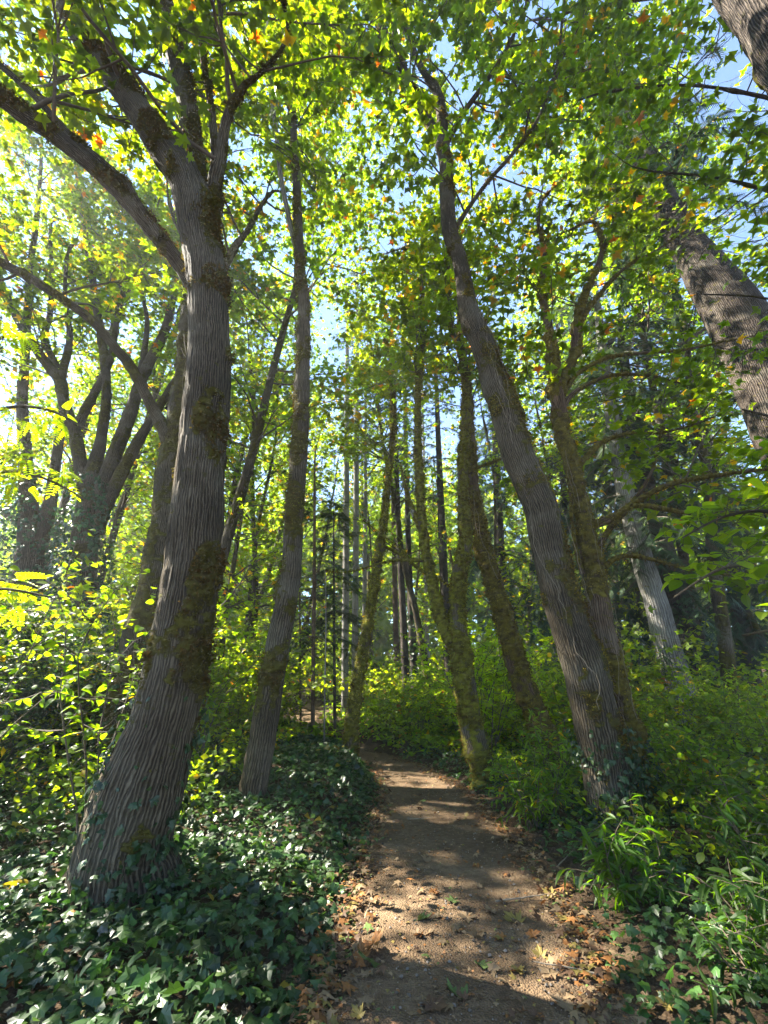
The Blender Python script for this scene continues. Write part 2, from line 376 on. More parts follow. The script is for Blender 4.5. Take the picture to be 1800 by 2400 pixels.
def tube(P, R, step, seg, lump=.0, ridge=0., moss=0., seed=0, flare=None, mossbias=(0, 0, 0), mossth=.02, mossbase_off=0.):
    Q, r = resample(P, R, step); n = len(Q)
    Tn, N, B = frames(Q)
    L = np.concatenate([[0], np.cumsum(np.linalg.norm(np.diff(Q, axis=0), axis=1))])
    th = np.linspace(0, 2 * math.pi, seg + 1)
    dirs = N[:, None] * np.cos(th)[None, :, None] + B[:, None] * np.sin(th)[None, :, None]
    rr = np.repeat(r[:, None], seg + 1, 1)
    surf = Q[:, None] + dirs * rr[..., None]
    sd = seed * 13.7
    if lump: rr = rr * (1 + lump * fbm(surf * 1.6 / max(r.max() * 2.2, .25) + sd, 3))
    if flare is not None:
        h, amt = flare
        g = np.exp(-(L / h))[:, None] * (1 + .45 * np.sin(th * 5 + seed)[None, :] + .35 * np.sin(th * 3 + seed * 2)[None])
        rr = rr * (1 + amt * np.clip(g, 0, 3) * np.exp(-(L / h))[:, None])
    mm = np.zeros_like(rr)
    if moss > 0:
        mb = (dirs * np.array(mossbias)).sum(-1)
        nn = fbm(surf * np.array([3.4, 3.4, 2.2]) + sd + 40, 5) * 1.7
        mm = sstep(-.3, .4, nn + mb + (moss - .5) * 1.6 - mossbase_off * np.exp(-L / 1.6)[:, None])
        nl = fbm(surf * np.array([6, 6, 9]) + sd, 3); nl = nl + .6 * np.abs(nl)
        rr = rr + mm * mossth * (.15 + 2.3 * nl)
    if ridge:
        cu = 2 * math.pi * float(np.mean(r[:max(2, n // 2)]))
        rn = noise(np.stack([np.cos(th)[None] * cu / .34 + 0 * rr, np.sin(th)[None] * cu / .34 + 0 * rr, L[:, None] * 1.6 + 0 * rr], -1) * 2.4 + sd)
        rn = np.abs(rn)
        rr = rr + ridge * (rn - .3) * (1 - mm)
    rr[:, -1] = rr[:, 0]; mm[:, -1] = mm[:, 0]
    V = Q[:, None] + dirs * rr[..., None]
    cu = 2 * math.pi * max(float(np.mean(r)), .02)
    buv = np.stack([np.repeat((th / (2 * math.pi) * cu)[None], n, 0), np.repeat(L[:, None], seg + 1, 1), np.full((n, seg + 1), seed * 3.1)], -1)
    i = np.arange(n - 1)[:, None] * (seg + 1) + np.arange(seg)[None]
    F = np.stack([i, i + 1, i + seg + 2, i + seg + 1], -1).reshape(-1, 4)
    return dict(V=V.reshape(-1, 3), F=F, buv=buv.reshape(-1, 3), moss=mm.reshape(-1), dirs=dirs.reshape(-1, 3), Q=Q, r=r, T=Tn)
def join_tubes(ts):
    n = 0; F = []
    for t in ts: F.append(t['F'] + n); n += len(t['V'])
    return dict(V=np.concatenate([t['V'] for t in ts]), F=np.concatenate(F), buv=np.concatenate([t['buv'] for t in ts]), moss=np.concatenate([t['moss'] for t in ts]))
def put_tube(name, t, mat, parent, loc, kind=None, label=None):
    o = mk(name, t['V'], t['F'], mat, parent, {'buv': ('FLOAT_VECTOR', t['buv']), 'moss': ('FLOAT', t['moss'])}, loc, smooth=True)
    if kind: o['kind'] = kind
    if label: o['label'] = label
    return o
def moss_fuzz(ts, n, rng, parent, loc, size=.022, base=(.10, .105, .016), hang=.3):
    V = np.concatenate([t['V'] for t in ts]); Dr = np.concatenate([t['dirs'] for t in ts]); m = np.concatenate([t['moss'] for t in ts])
    # only what can be seen from the front half
    p = np.clip(m - .35, 0, 1) * (Dr[:, 1] < .35)
    u, v, d = proj(V); p = p * ((u > -100) & (u < 1900) & (v > -150) & (v < 2500)); p = p * 1.
    if p.sum() <= 0: return
    idx = rng.choice(len(V), n, p=p / p.sum())
    P = V[idx] + rng.normal(size=(n, 3)) * .018; Dn = Dr[idx]
    D = norm(Dn * .8 + rng.normal(size=(n, 3)) * .5 + np.array([0, 0, -hang])); N = norm(rng.normal(size=(n, 3)) + Dn)
    S = size * rng.uniform(.6, 1.6, n)
    sh = np.clip(fbm(P * 7, 3) * 2.2 + .45, 0, 1)[:, None]
    C = np.array(base)[None] * (1 - sh) * rng.uniform(.7, 1.3, (n, 1)) + np.array([.075, .045, .014])[None] * sh
    C = C * np.where(rng.random((n, 1)) < .3, 1.5, .9)
    T.setdefault('tuft', (np.array([(-.22, 0, 0), (.22, 0, 0), (0, 1, 0), (-.5, .1, .25), (-.1, -.1, -.2), (-.15, .85, .3)]), np.array([(0, 1, 2), (3, 4, 5)])))
    Vv, F, Cc, _ = inst('tuft', P, D, N, S, C)
    o = mk('moss', Vv, F, M_MOSS, parent, {'col': ('FLOAT_COLOR', np.c_[Cc, np.ones(len(Cc))])}, loc); o['kind'] = 'stuff'

# ------------------------------------------------------------------ growing branches and leaf anchors
def wander(rng, p, d, L, n, wob, up):
    P = [p]; d = norm(d)
    for _ in range(n):
        d = norm(d + rng.normal(size=3) * wob + np.array([0, 0, up])); P.append(P[-1] + d * L / n)
    return np.array(P), d
def grow(rng, starts, dirs, rads, L=(2, 4), nsub=6, wob=.16, up=.05, sub_up=0., sub_len=.5, spread=.9, dens=9.):
    """returns thin branch polylines and the leaf anchors (position, outward direction)"""
    polys = []; A = []; AD = []
    for p, d, r in zip(starts, dirs, rads):
        l = rng.uniform(*L); P, _ = wander(rng, p, d, l, 8, wob, up)
        R = np.linspace(r, r * .22, 9); polys.append((P, R))
        for k in range(nsub):
            t = rng.uniform(.25, 1.0); f = t * 8; i = min(int(f), 7); q = P[i] + (P[i + 1] - P[i]) * (f - i)
            dd = norm(P[i + 1] - P[i]); sd = norm(dd * rng.uniform(.3, .9) + norm(rng.normal(size=3) * np.array([1, 1, .55])) * spread + np.array([0, 0, sub_up]))
            sl_ = l * sub_len * rng.uniform(.5, 1.1) * (1.15 - .5 * t)
            P2, _ = wander(rng, q, sd, sl_, 5, wob * 1.3, -.02)
            polys.append((P2, np.linspace(r * .42 * (1.2 - t * .6), r * .1, 6)))
            na = max(3, int(sl_ * dens)); tt = rng.random(na) ** .8; f2 = tt * 4.999; ii = f2.astype(int)
            A.append(P2[ii] + (P2[ii + 1] - P2[ii]) * (f2 - ii)[:, None]); AD.append(np.repeat(norm(P2[-1] - P2[0])[None], na, 0))
        na = int(l * .5 * dens); tt = rng.uniform(.5, 1, na); f2 = tt * 7.999; ii = f2.astype(int)
        A.append(P[ii] + (P[ii + 1] - P[ii]) * (f2 - ii)[:, None]); AD.append(np.repeat(norm(P[-1] - P[0])[None], na, 0))
    return polys, np.concatenate(A), np.concatenate(AD)
def leaf_arrays(rng, A, AD, off=.16, flat=.45, droop=.25):
    n = len(A)
    P = A + rng.normal(size=(n, 3)) * off * np.array([1, 1, .6])
    D = norm(AD * .5 + rng.normal(size=(n, 3)) * np.array([1, 1, .35]) - np.array([0, 0, droop]))
    N = norm(np.array([0, 0, 1.]) + rng.normal(size=(n, 3)) * flat * .8)
    return P, D, N
def thin(polys, seg=4, seed=0, rmin=.0):
    ts = []
    for P, R in polys:
        if R[0] >= rmin: ts.append(tube(P, R, 9, seg, seed=seed))
    return join_tubes(ts)
def thin_raw(polys, seg=4):
    """light version of tube for thin twigs: every given point is a ring"""
    Vs = []; Fs = []; B_ = []; n = 0; th = np.linspace(0, 2 * math.pi, seg + 1)
    for P, R in polys:
        P = np.asarray(P); Tn, N, B = frames(P); m = len(P)
        V = P[:, None] + (N[:, None] * np.cos(th)[None, :, None] + B[:, None] * np.sin(th)[None, :, None]) * np.asarray(R)[:, None, None]
        i = np.arange(m - 1)[:, None] * (seg + 1) + np.arange(seg)[None]
        Fs.append(np.stack([i, i + 1, i + seg + 2, i + seg + 1], -1).reshape(-1, 4) + n); Vs.append(V.reshape(-1, 3)); n += m * (seg + 1)
    V = np.concatenate(Vs)
    return dict(V=V, F=np.concatenate(Fs), buv=V.copy(), moss=np.zeros(len(V)))

# photograph-measured stems: list of (u, v, width px [, forward distance])
def stem3(pts, Y0, Y1=None):
    vs_ = [p[1] for p in pts]; P = []; R = []
    for p in pts:
        t = (vs_[0] - p[1]) / max(1, (vs_[0] - min(vs_)))
        Y = p[3] if len(p) > 3 else Y0 + ((Y1 if Y1 is not None else Y0) - Y0) * max(0, t)
        q, s = pt(p[0], p[1], Y); P.append(q); R.append(p[2] * s / 2000.)
    return np.array(P), np.array(R)
def sample_stem(rng, P, R, n, t0, t1):
    Q, r = resample(P, R, .25); L = len(Q); i = (rng.uniform(t0, t1, n) * (L - 2)).astype(int)
    return Q[i], norm(Q[i + 1] - Q[i]), r[i]
NTREE = [0]
def build_tree(name, label, cat, stems, Y, Ytop=None, bark=None, seg=40, step=.06, ridge=.0, moss=0., mossbias=(0, 0, 0), fuzz=0, fuzz_size=.022, mossbase=(.10, .105, .016),
               flare=(.35, .35), sink=.35, crown=None, group=None, seed=1, lump=.1, label_limbs=True):
    """stems[0] is the trunk; the others are limbs. crown: dict or None"""
    rng = np.random.default_rng(seed); NTREE[0] += 1
    bark = bark or M_BARK
    st = []
    for k, s in enumerate(stems):
        yy = s.get('Y', Y); P, R = stem3(s['p'], yy, s.get('Y1', Ytop if Ytop is not None else yy))
        if R[-1] > .012 and not s.get('root'):
            d = norm(P[-1] - P[-2]); e = min(3.5, 25 * R[-1] + .6); w = rng.normal(size=3) * .18
            P = np.concatenate([P, [P[-1] + norm(d + w) * e * .5], [P[-1] + norm(d + w * 2.) * e]]); R = np.concatenate([R, [R[-1] * .55], [.004]])
        st.append((P, R))
    P, R = st[0]
    base = P[0].copy(); hz = Hs(base[0], base[1])
    dirn = norm(P[1] - P[0]); ext = (P[0][2] - hz + sink) / max(dirn[2], .3)
    if ext > 0: P = np.concatenate([[P[0] - dirn * ext], P]); R = np.concatenate([[R[0] * 1.05], R]); st[0] = (P, R)
    loc = np.array([P[0][0], P[0][1], hz])
    root = thing(name, loc, label, cat, group)
    tubes = []
    for k, (P, R) in enumerate(st):
        s = stems[k]; main = k == 0
        sg = max(10, int(seg * (1 if main else .6) * min(1, R[0] / max(st[0][1][0], .01) + .35)))
        t = tube(P, R, step if main else step * 1.3, sg, lump=lump, ridge=ridge if R[0] > .09 else 0, moss=s.get('moss', moss), seed=seed + k * .37, flare=flare if main else None, mossbias=mossbias, mossth=(.03 if moss > .6 else .02) if R[0] > .08 else .008, mossbase_off=s.get('mb', 0) if main else 0)
        put_tube('trunk' if main else ('root' if s.get('root') else 'stem' if s.get('stem') else 'limb'), t, s.get('bark', bark), root, loc)
        tubes.append(t)
    if fuzz: moss_fuzz(tubes, fuzz, rng, root, loc, fuzz_size, mossbase)
    if crown: add_crown(root, loc, rng, st, crown)
    return root, loc, st
def add_crown(root, loc, rng, st, c):
    starts = []; dirs = []; rads = []
    for (k, n, t0, t1) in c['from']:
        n = int(n * c.get('mul', 1.5))
        P, R = st[k]; q, d, r = sample_stem(rng, P, R, n, t0, t1)
        a = rng.normal(size=(n, 3)) * np.array([1, 1, .25]) + np.array(c.get('bias', (0, 0, 0))); a = norm(a - (a * d).sum(-1, keepdims=True) * d * .6)
        starts.append(q); dirs.append(norm(a + np.array([0, 0, c.get('lift', .35)]))); rads.append(np.minimum(r * .6, c.get('r', .035)))
    S0 = np.concatenate(starts); D0 = np.concatenate(dirs); R0 = np.concatenate(rads)
    polys, A, AD = grow(rng, S0, D0, R0, c.get('L', (2, 4)), c.get('nsub', 6), dens=c.get('dens', 9) * c.get('dmul', 2.0), sub_len=c.get('sub', .5))
    if c.get('gaps'):
        for (gu, gv, gr, ks) in c['gaps']:
            u, v, d = proj(A); m = ((u - gu) ** 2 + (v - gv) ** 2 < gr * gr) & (rng.random(len(A)) < ks); A = A[~m]; AD = AD[~m]
    if c.get('keep'):
        fn = c['keep']; m = fn(*proj(A), rng.random(len(A))); A = A[m]; AD = AD[m]
    P, D, N = leaf_arrays(rng, A, AD, c.get('off', .17), c.get('flat', .5))
    u_, v_, d_ = proj(P); far_enough = np.linalg.norm(P - np.array([0, 0, CAMZ]), axis=1) > c.get('near', 1.8)
    P, D, N = P[far_enough], D[far_enough], N[far_enough]
    S = c.get('size', .17) * 1.1 * rng.uniform(.6, 1.3, len(P))
    C = hued(rng, len(P), c.get('col', (.055, .105, .014)), .28, c.get('autumn', .06)) * np.array([1.14, 1.05, .6])
    # lean twigs out of the frame are not needed
    pol = []
    for p_, r_ in polys:
        u, v, d = proj(p_)
        if (d.max() > .3) and u.max() > -400 and u.min() < 2200: pol.append((p_, np.maximum(r_, .003)))
    t = thin_raw(pol, 4); put_tube('twig', t, c.get('twigmat', M_TWIG), root, loc, kind='stuff')
    if c.get('tn', 'maple_mid') == 'maple_mid':
        far = np.linalg.norm(P - np.array([0, 0, CAMZ]), axis=1) > 7.5
        foliage(root, loc, 'maple_low', M_LEAF, P[far], D[far], N[far], S[far] * 1.12, C[far], rng=rng, frac_out=c.get('out', .15)); P, D, N, S, C = P[~far], D[~far], N[~far], S[~far], C[~far]
    foliage(root, loc, c.get('tn', 'maple_mid'), c.get('mat', M_LEAF), P, D, N, S, C, singles=c.get('singles', 0), tn_single=c.get('tn_single', 'maple_hi'), rng=rng, frac_out=c.get('out', .3))
    return len(P)

# ================================================================== SETTING: ground and path
def grid(xs, ys, dz=0.):
    X, Y_ = np.meshgrid(xs, ys); Z = H(X, Y_) + dz; V = np.stack([X, Y_, Z], -1).reshape(-1, 3)
    nx = len(xs); i = np.arange(len(ys) - 1)[:, None] * nx + np.arange(nx - 1)[None]
    return V, np.stack([i, i + 1, i + nx + 1, i + nx], -1).reshape(-1, 4)
xs = np.unique(np.concatenate([np.linspace(-400, -30, 12), np.linspace(-30, -8, 45), np.linspace(-8, 8, 161), np.linspace(8, 30, 45), np.linspace(30, 400, 12)]))
ys = np.unique(np.concatenate([np.linspace(-200, -6, 8), np.linspace(-6, 1, 15), np.linspace(1, 16, 151), np.linspace(16, 45, 60), np.linspace(45, 600, 14)]))
V, F = grid(xs, ys)
tag(mk('ground', V, F, M_SOIL, smooth=True), 'dark forest floor soil under ivy and undergrowth', kind='structure')
# path sheet: across the centreline
yy = np.concatenate([np.linspace(-5, 16, 300), np.linspace(16.1, 31, 80)]); tt = np.linspace(-1, 1, 25)
cx, cw = path_c(yy); rngp = np.random.default_rng(5)
eL = .18 * noise(np.stack([yy * 1.3, 0 * yy, 0 * yy], -1)) + .08 * noise(np.stack([yy * 5, 0 * yy, 0 * yy + 3], -1)); eR = .18 * noise(np.stack([yy * 1.3, 0 * yy + 9, 0 * yy], -1)) + .08 * noise(np.stack([yy * 5, 0 * yy, 0 * yy + 8], -1))
X = cx[:, None] + tt[None] * (cw[:, None] + .12 + np.where(tt[None] < 0, eL[:, None], eR[:, None]))
Yg = np.repeat(yy[:, None], 25, 1)
Z = H(X, Yg) + .016 + .012 * fbm(np.stack([X * 3, Yg * 3, 0 * X], -1), 3) - .03 * (np.abs(tt)[None] ** 6)
V = np.stack([X, Yg, Z], -1).reshape(-1, 3); i = np.arange(len(yy) - 1)[:, None] * 25 + np.arange(24)[None]
F = np.stack([i, i + 1, i + 26, i + 25], -1).reshape(-1, 4)
tag(mk('path', V, F, M_PATH, smooth=True), 'brown dirt footpath winding away between the leaning maples', kind='structure')

# ================================================================== TREES measured in the photograph
GAPS = [(570, 340, 55, .9), (770, 580, 75, .85), (700, 440, 35, .8), (840, 660, 40, .8), (1030, 1020, 40, .7), (640, 90, 40, .7), (880, 90, 40, .5),
        (250, 850, 110, .55), (90, 790, 90, .6), (60, 620, 70, .5), (330, 760, 70, .55), (400, 180, 50, .8), (310, 190, 60, .6), (1290, 60, 60, .5), (1700, 180, 110, .85),
        (1600, 480, 60, .6), (1740, 520, 70, .7), (1680, 690, 85, .92), (1745, 790, 95, .93), (1790, 930, 85, .93), (1620, 600, 60, .85), (1560, 480, 45, .8), (1270, 440, 50, .5), (960, 180, 55, .55), (1030, 330, 35, .6), (130, 560, 70, .5), (20, 950, 60, .7)]
CR = dict(col=(.050, .100, .013), autumn=.04)

T1 = build_tree('maple_tree', 'massive leaning maple left of the path with ridged grey bark and mossy right side', 'tree', [
    dict(mb=1.1, p=[(292, 2090, 225), (294, 1980, 195), (338, 1828, 184), (380, 1700, 148), (406, 1600, 141), (427, 1480, 132), (449, 1342, 122), (469, 1125, 108), (488, 908, 100), (491, 800, 92), (484, 650, 86), (466, 543, 86), (452, 470, 84), (428, 410, 76), (380, 345, 66), (325, 260, 60), (260, 174, 55), (206, 109, 52), (160, 20, 50), (110, -90, 46)]),
    dict(root=1, p=[(352, 1780, 90), (300, 1880, 80), (225, 2000, 70), (150, 2090, 50), (90, 2150, 20)], Y1=4.25),
    dict(p=[(470, 520, 50), (458, 400, 48), (450, 340, 45), (443, 260, 43), (420, 163, 42), (398, 81, 42), (388, 0, 42), (380, -120, 38)]),
    dict(p=[(487, 600, 40), (503, 434, 33), (515, 380, 26), (526, 304, 22), (543, 250, 19), (575, 200, 14), (613, 168, 9)]),
    dict(p=[(503, 420, 20), (502, 330, 18), (494, 244, 16), (478, 150, 14), (465, 40, 12), (455, -60, 10)]),
    dict(p=[(455, 668, 42), (430, 630, 36), (380, 568, 34), (304, 477, 34), (217, 390, 34), (125, 315, 36), (54, 268, 38), (-20, 210, 40), (-120, 130, 40)], Y1=2.9),
    dict(p=[(380, 560, 22), (325, 480, 18), (298, 434, 17), (233, 374, 16), (163, 315, 15), (108, 255, 15), (54, 200, 14), (-10, 145, 14), (-80, 90, 12)], Y=3.9, Y1=3.1)],
    Y=4.25, Ytop=3.2, seg=110, step=.06, ridge=.02, moss=.36, mossbias=(.45, -.1, 0), fuzz=26000, fuzz_size=.026, mossbase=(.07, .062, .013), flare=(.5, .5), seed=3, lump=.07,
    crown=dict(CR, **{'from': [(0, 12, .55, 1), (2, 10, .3, 1), (3, 8, .3, 1), (4, 6, .2, 1), (5, 7, .3, .95), (6, 8, .1, 1)], 'L': (1.6, 3.6), 'nsub': 7, 'dens': 5.5, 'size': .17, 'singles': 120, 'mul': 1.05, 'autumn': .02, 'gaps': GAPS, 'col': (.045, .085, .012), 'near': 3.2}))

build_tree('maple_tree', 'thick maple half hidden behind the massive leaning one, with a limb reaching leftward', 'tree', [
    dict(p=[(270, 1790, 100), (290, 1700, 98), (318, 1600, 95), (340, 1480, 92), (365, 1400, 88), (395, 1234, 74), (402, 1125, 70), (418, 1000, 58), (432, 908, 48), (440, 800, 40), (446, 650, 34), (440, 520, 28), (425, 400, 22)]),
    dict(p=[(405, 1080, 34), (385, 1010, 28), (352, 946, 24), (325, 892, 23), (300, 850, 23), (270, 815, 21), (239, 776, 20), (206, 743, 20), (136, 694, 19), (70, 651, 19), (0, 613, 19), (-90, 560, 18)], Y1=6.2),
    dict(p=[(400, 960, 26), (440, 850, 24), (500, 690, 20), (545, 590, 16), (580, 540, 12), (620, 470, 8)])],
    Y=7.8, seg=70, step=.06, ridge=.018, moss=.5, fuzz=6000, seed=7, crown=dict(CR, **{'from': [(0, 10, .6, 1), (1, 8, .5, 1), (2, 6, .5, 1)], 'L': (1.6, 3.4), 'dens': 5, 'singles': 50, 'gaps': GAPS, 'autumn': .08}))

build_tree('maple_tree', 'many-stemmed maple with ivy clad foot, forking into a fan of dark stems', 'tree', [
    dict(p=[(186, 1480, 68), (190, 1380, 62), (198, 1280, 56), (206, 1200, 53), (214, 1140, 44), (222, 1090, 31), (239, 1017, 22), (250, 908, 19), (239, 800, 18), (226, 720, 16), (217, 651, 15), (200, 542, 13), (186, 440, 11), (178, 360, 9), (172, 240, 6)]),
    dict(stem=1, p=[(226, 1190, 36), (244, 1130, 34), (277, 1044, 31), (304, 974, 28), (328, 898, 24), (358, 833, 22), (385, 780, 20), (405, 700, 15), (415, 600, 11), (400, 480, 7)]),
    dict(stem=1, p=[(228, 1250, 31), (245, 1190, 30), (288, 1104, 27), (325, 1033, 24), (358, 979, 18), (401, 908, 16), (440, 850, 13), (480, 790, 9)]),
    dict(stem=1, p=[(200, 1150, 33), (178, 1030, 28), (152, 950, 24), (138, 890, 23), (103, 844, 21), (62, 785, 18), (35, 733, 16), (12, 690, 15), (-20, 600, 12)]),
    dict(stem=1, p=[(180, 1000, 22), (217, 930, 18), (255, 854, 15), (268, 790, 13), (285, 700, 11), (320, 620, 10), (355, 560, 7), (370, 480, 4)]),
    dict(p=[(142, 900, 18), (152, 852, 16), (163, 798, 14), (160, 744, 11), (152, 690, 9), (158, 600, 6)]),
    dict(p=[(330, 870, 15), (345, 760, 10), (330, 670, 7), (325, 580, 5)])],
    Y=11.5, seg=40, step=.12, ridge=.012, moss=.45, fuzz=4000, seed=11, flare=(.6, .3),
    crown=dict(CR, **{'from': [(0, 10, .5, 1), (1, 8, .4, 1), (2, 6, .5, 1), (3, 8, .3, 1), (4, 6, .3, 1), (5, 4, .3, 1)], 'L': (1.6, 3.6), 'dens': 6, 'dmul': 3.6, 'mul': 2.4, 'size': .17, 'autumn': .07, 'gaps': GAPS, 'singles': 30, 'r': .03}))
build_tree('maple_tree', 'maple with ivy clad trunk and upright dark stems beside the many-stemmed one', 'tree', [
    dict(p=[(60, 1480, 65), (66, 1380, 59), (72, 1250, 50), (64, 1150, 33), (58, 1050, 27), (52, 950, 22), (58, 850, 18), (62, 757, 16), (66, 690, 13), (71, 622, 13), (81, 554, 12), (87, 500, 10), (95, 400, 7), (100, 280, 5)]),
    dict(stem=1, p=[(92, 1290, 33), (114, 1200, 28), (125, 1125, 22), (142, 1000, 20), (150, 900, 15), (106, 800, 14), (117, 736, 12), (122, 650, 10), (118, 540, 7)]),
    dict(p=[(60, 1230, 16), (30, 1215, 15), (-20, 1180, 13), (-90, 1120, 12)])],
    Y=12.5, seg=36, step=.14, ridge=.012, moss=.3, seed=13, flare=(.6, .3),
    crown=dict(CR, **{'from': [(0, 12, .5, 1), (1, 9, .4, 1), (2, 3, .3, 1)], 'L': (1.8, 3.8), 'dens': 5.5, 'dmul': 3.6, 'mul': 2.4, 'size': .17, 'autumn': .06, 'gaps': GAPS, 'r': .03}))

build_tree('maple_tree', 'straight slender maple left of the path with a dead pale stem high up', 'tree', [
    dict(mb=.5, p=[(592, 1945, 56), (590, 1871, 62), (609, 1763, 62), (636, 1600, 56), (663, 1451, 52), (682, 1342, 46), (688, 1234, 44), (696, 1125, 40), (704, 1017, 38), (708, 908, 34), (711, 800, 31), (712, 700, 25), (705, 650, 21), (700, 543, 20), (695, 434, 18), (689, 325, 16), (684, 217, 14), (678, 108, 12), (673, 0, 10), (668, -80, 8)]),
    dict(stem=1, bark=M_PALE, moss=0, p=[(708, 690, 14), (700, 613, 12), (678, 515, 12), (657, 407, 11), (646, 298, 10), (629, 179, 9), (618, 119, 8), (608, 40, 6)])],
    Y=6.7, Ytop=6.2, seg=66, step=.07, ridge=.013, moss=.5, mossbias=(-.3, 0, 0), fuzz=16000, seed=17, flare=(.4, .25),
    crown=dict(CR, **{'from': [(0, 34, .5, 1)], 'L': (1.3, 3.2), 'mul': 2.1, 'dens': 7, 'size': .165, 'gaps': GAPS, 'singles': 120, 'autumn': .07, 'r': .022, 'col': (.06, .115, .012)}))

build_tree('maple_tree', 'slim curving mossy tree at the bend of the path, its foot lit gold', 'tree', [
    dict(p=[(820, 1812, 42), (819, 1779, 36), (824, 1706, 31), (833, 1634, 27), (844, 1562, 26), (857, 1489, 24), (870, 1417, 21), (881, 1345, 21), (893, 1272, 18), (902, 1200, 15), (910, 1120, 13), (918, 1050, 11), (922, 960, 9), (918, 860, 7)]),
    dict(p=[(898, 1280, 7), (940, 1300, 6), (985, 1335, 5), (1020, 1350, 4)])],
    Y=11.5, bark=M_BARK_M, seg=44, step=.06, ridge=.008, moss=.95, fuzz=9000, fuzz_size=.03, mossbase=(.21, .20, .02), seed=19, flare=(.3, .3),
    crown=dict(CR, **{'from': [(0, 16, .6, 1)], 'L': (1.2, 2.8), 'dens': 7, 'size': .17, 'gaps': GAPS, 'autumn': .06, 'r': .018, 'col': (.07, .12, .012)}))

build_tree('maple_tree', 'mossy maple right of the path dividing into two upright stems like a tuning fork', 'tree', [
    dict(p=[(1138, 1872, 78), (1138, 1815, 57), (1124, 1779, 55), (1106, 1706, 50), (1094, 1634, 48), (1083, 1562, 48), (1074, 1507, 46), (1074, 1453, 38), (1073, 1381, 36), (1084, 1308, 34), (1092, 1254, 30), (1088, 1200, 26), (1086, 1130, 23), (1087, 1071, 22), (1092, 963, 20), (1090, 881, 17), (1080, 820, 14), (1062, 780, 12), (1052, 700, 10), (1050, 600, 7)]),
    dict(stem=1, p=[(1072, 1530, 34), (1052, 1490, 30), (1034, 1453, 28), (1016, 1381, 24), (1000, 1308, 22), (991, 1254, 21), (987, 1200, 20), (983, 1110, 18), (981, 1071, 17), (979, 963, 15), (981, 881, 13), (990, 800, 11), (990, 700, 8), (985, 610, 6)]),
    dict(moss=.6, p=[(1000, 1270, 16), (975, 1215, 15), (958, 1170, 10), (945, 1120, 6), (940, 1090, 2)], bark=M_PALE),
    dict(p=[(998, 1315, 8), (950, 1312, 7), (900, 1318, 5), (860, 1330, 3)]),
    dict(p=[(1000, 1345, 9), (965, 1320, 7), (945, 1290, 5), (925, 1275, 3)])],
    Y=8.9, bark=M_BARK_M, seg=64, step=.065, ridge=.01, moss=.9, fuzz=26000, fuzz_size=.025, mossbase=(.14, .135, .016), seed=23, flare=(.22, .75), lump=.13,
    crown=dict(CR, **{'from': [(0, 14, .6, 1), (1, 14, .55, 1)], 'L': (1.2, 3.0), 'dens': 6.5, 'size': .17, 'gaps': GAPS, 'autumn': .07, 'singles': 60, 'r': .02, 'col': (.062, .118, .012)}))
build_tree('maple_tree', 'mossy brown maple leaning left between the forked tree and the stout grey leaner', 'tree', [
    dict(p=[(1308, 1840, 62), (1292, 1763, 54), (1269, 1708, 53), (1248, 1650, 50), (1223, 1600, 49), (1197, 1505, 46), (1166, 1397, 40), (1140, 1315, 36), (1128, 1261, 33), (1120, 1207, 31), (1109, 1153, 27), (1104, 1071, 24), (1100, 1000, 20), (1096, 930, 17), (1086, 850, 14), (1078, 760, 11), (1070, 660, 8)]),
    dict(p=[(1106, 1100, 8), (1150, 1085, 6), (1200, 1065, 4)])],
    Y=9.4, seg=60, step=.065, ridge=.01, moss=.88, bark=M_BARK_R, fuzz=22000, fuzz_size=.024, mossbase=(.14, .12, .016), seed=29, flare=(.3, .2), lump=.16,
    crown=dict(CR, **{'from': [(0, 14, .6, 1), (1, 2, .5, 1)], 'L': (1.2, 3.0), 'dens': 6.5, 'size': .17, 'gaps': GAPS, 'autumn': .08, 'singles': 50, 'r': .02, 'col': (.065, .12, .012)}))
build_tree('maple_tree', 'stout grey maple leaning left over the path, its foot wrapped in ivy', 'tree', [
    dict(mb=.4, p=[(1448, 1955, 120), (1432, 1880, 108), (1408, 1750, 100), (1378, 1600, 98), (1357, 1530, 94), (1331, 1451, 87), (1301, 1342, 80), (1276, 1234, 78), (1263, 1180, 76), (1215, 1071, 72), (1185, 963, 68), (1163, 908, 62), (1147, 854, 58), (1127, 800, 54), (1108, 760, 52), (1094, 705, 43), (1086, 651, 37), (1074, 597, 34), (1055, 543, 36), (1049, 488, 34), (1046, 434, 33), (1045, 380, 31), (1030, 326, 30), (1012, 300, 24), (981, 239, 20), (954, 184, 17), (932, 136, 17), (900, 76, 16), (868, 30, 15), (830, -30, 13)]),
    dict(p=[(1034, 340, 26), (1036, 282, 25), (1025, 217, 22), (1003, 184, 16), (976, 136, 14), (960, 81, 12), (943, 27, 10), (930, -50, 8)]),
    dict(p=[(1055, 560, 12), (1090, 500, 10), (1140, 430, 9), (1210, 350, 8), (1265, 270, 7), (1305, 150, 6), (1320, 20, 5)], Y1=4.6),
    dict(p=[(1050, 330, 14), (1090, 260, 12), (1140, 190, 10), (1190, 110, 8), (1230, 20, 7), (1260, -60, 6)], Y1=4.2)],
    Y=6.5, Ytop=5.6, seg=100, step=.065, ridge=.016, moss=.40, mossbias=(.35, 0, .2), fuzz=26000, fuzz_size=.02, mossbase=(.15, .12, .016), seed=31, flare=(.4, .25), lump=.09,
    crown=dict(CR, **{'from': [(0, 20, .6, 1), (1, 9, .2, 1), (2, 12, .1, 1), (3, 12, .1, 1)], 'L': (1.5, 3.8), 'dens': 6, 'size': .18, 'gaps': GAPS, 'autumn': .04, 'singles': 180, 'r': .022, 'near': 3.0, 'bias': (.3, -.1, 0)}))
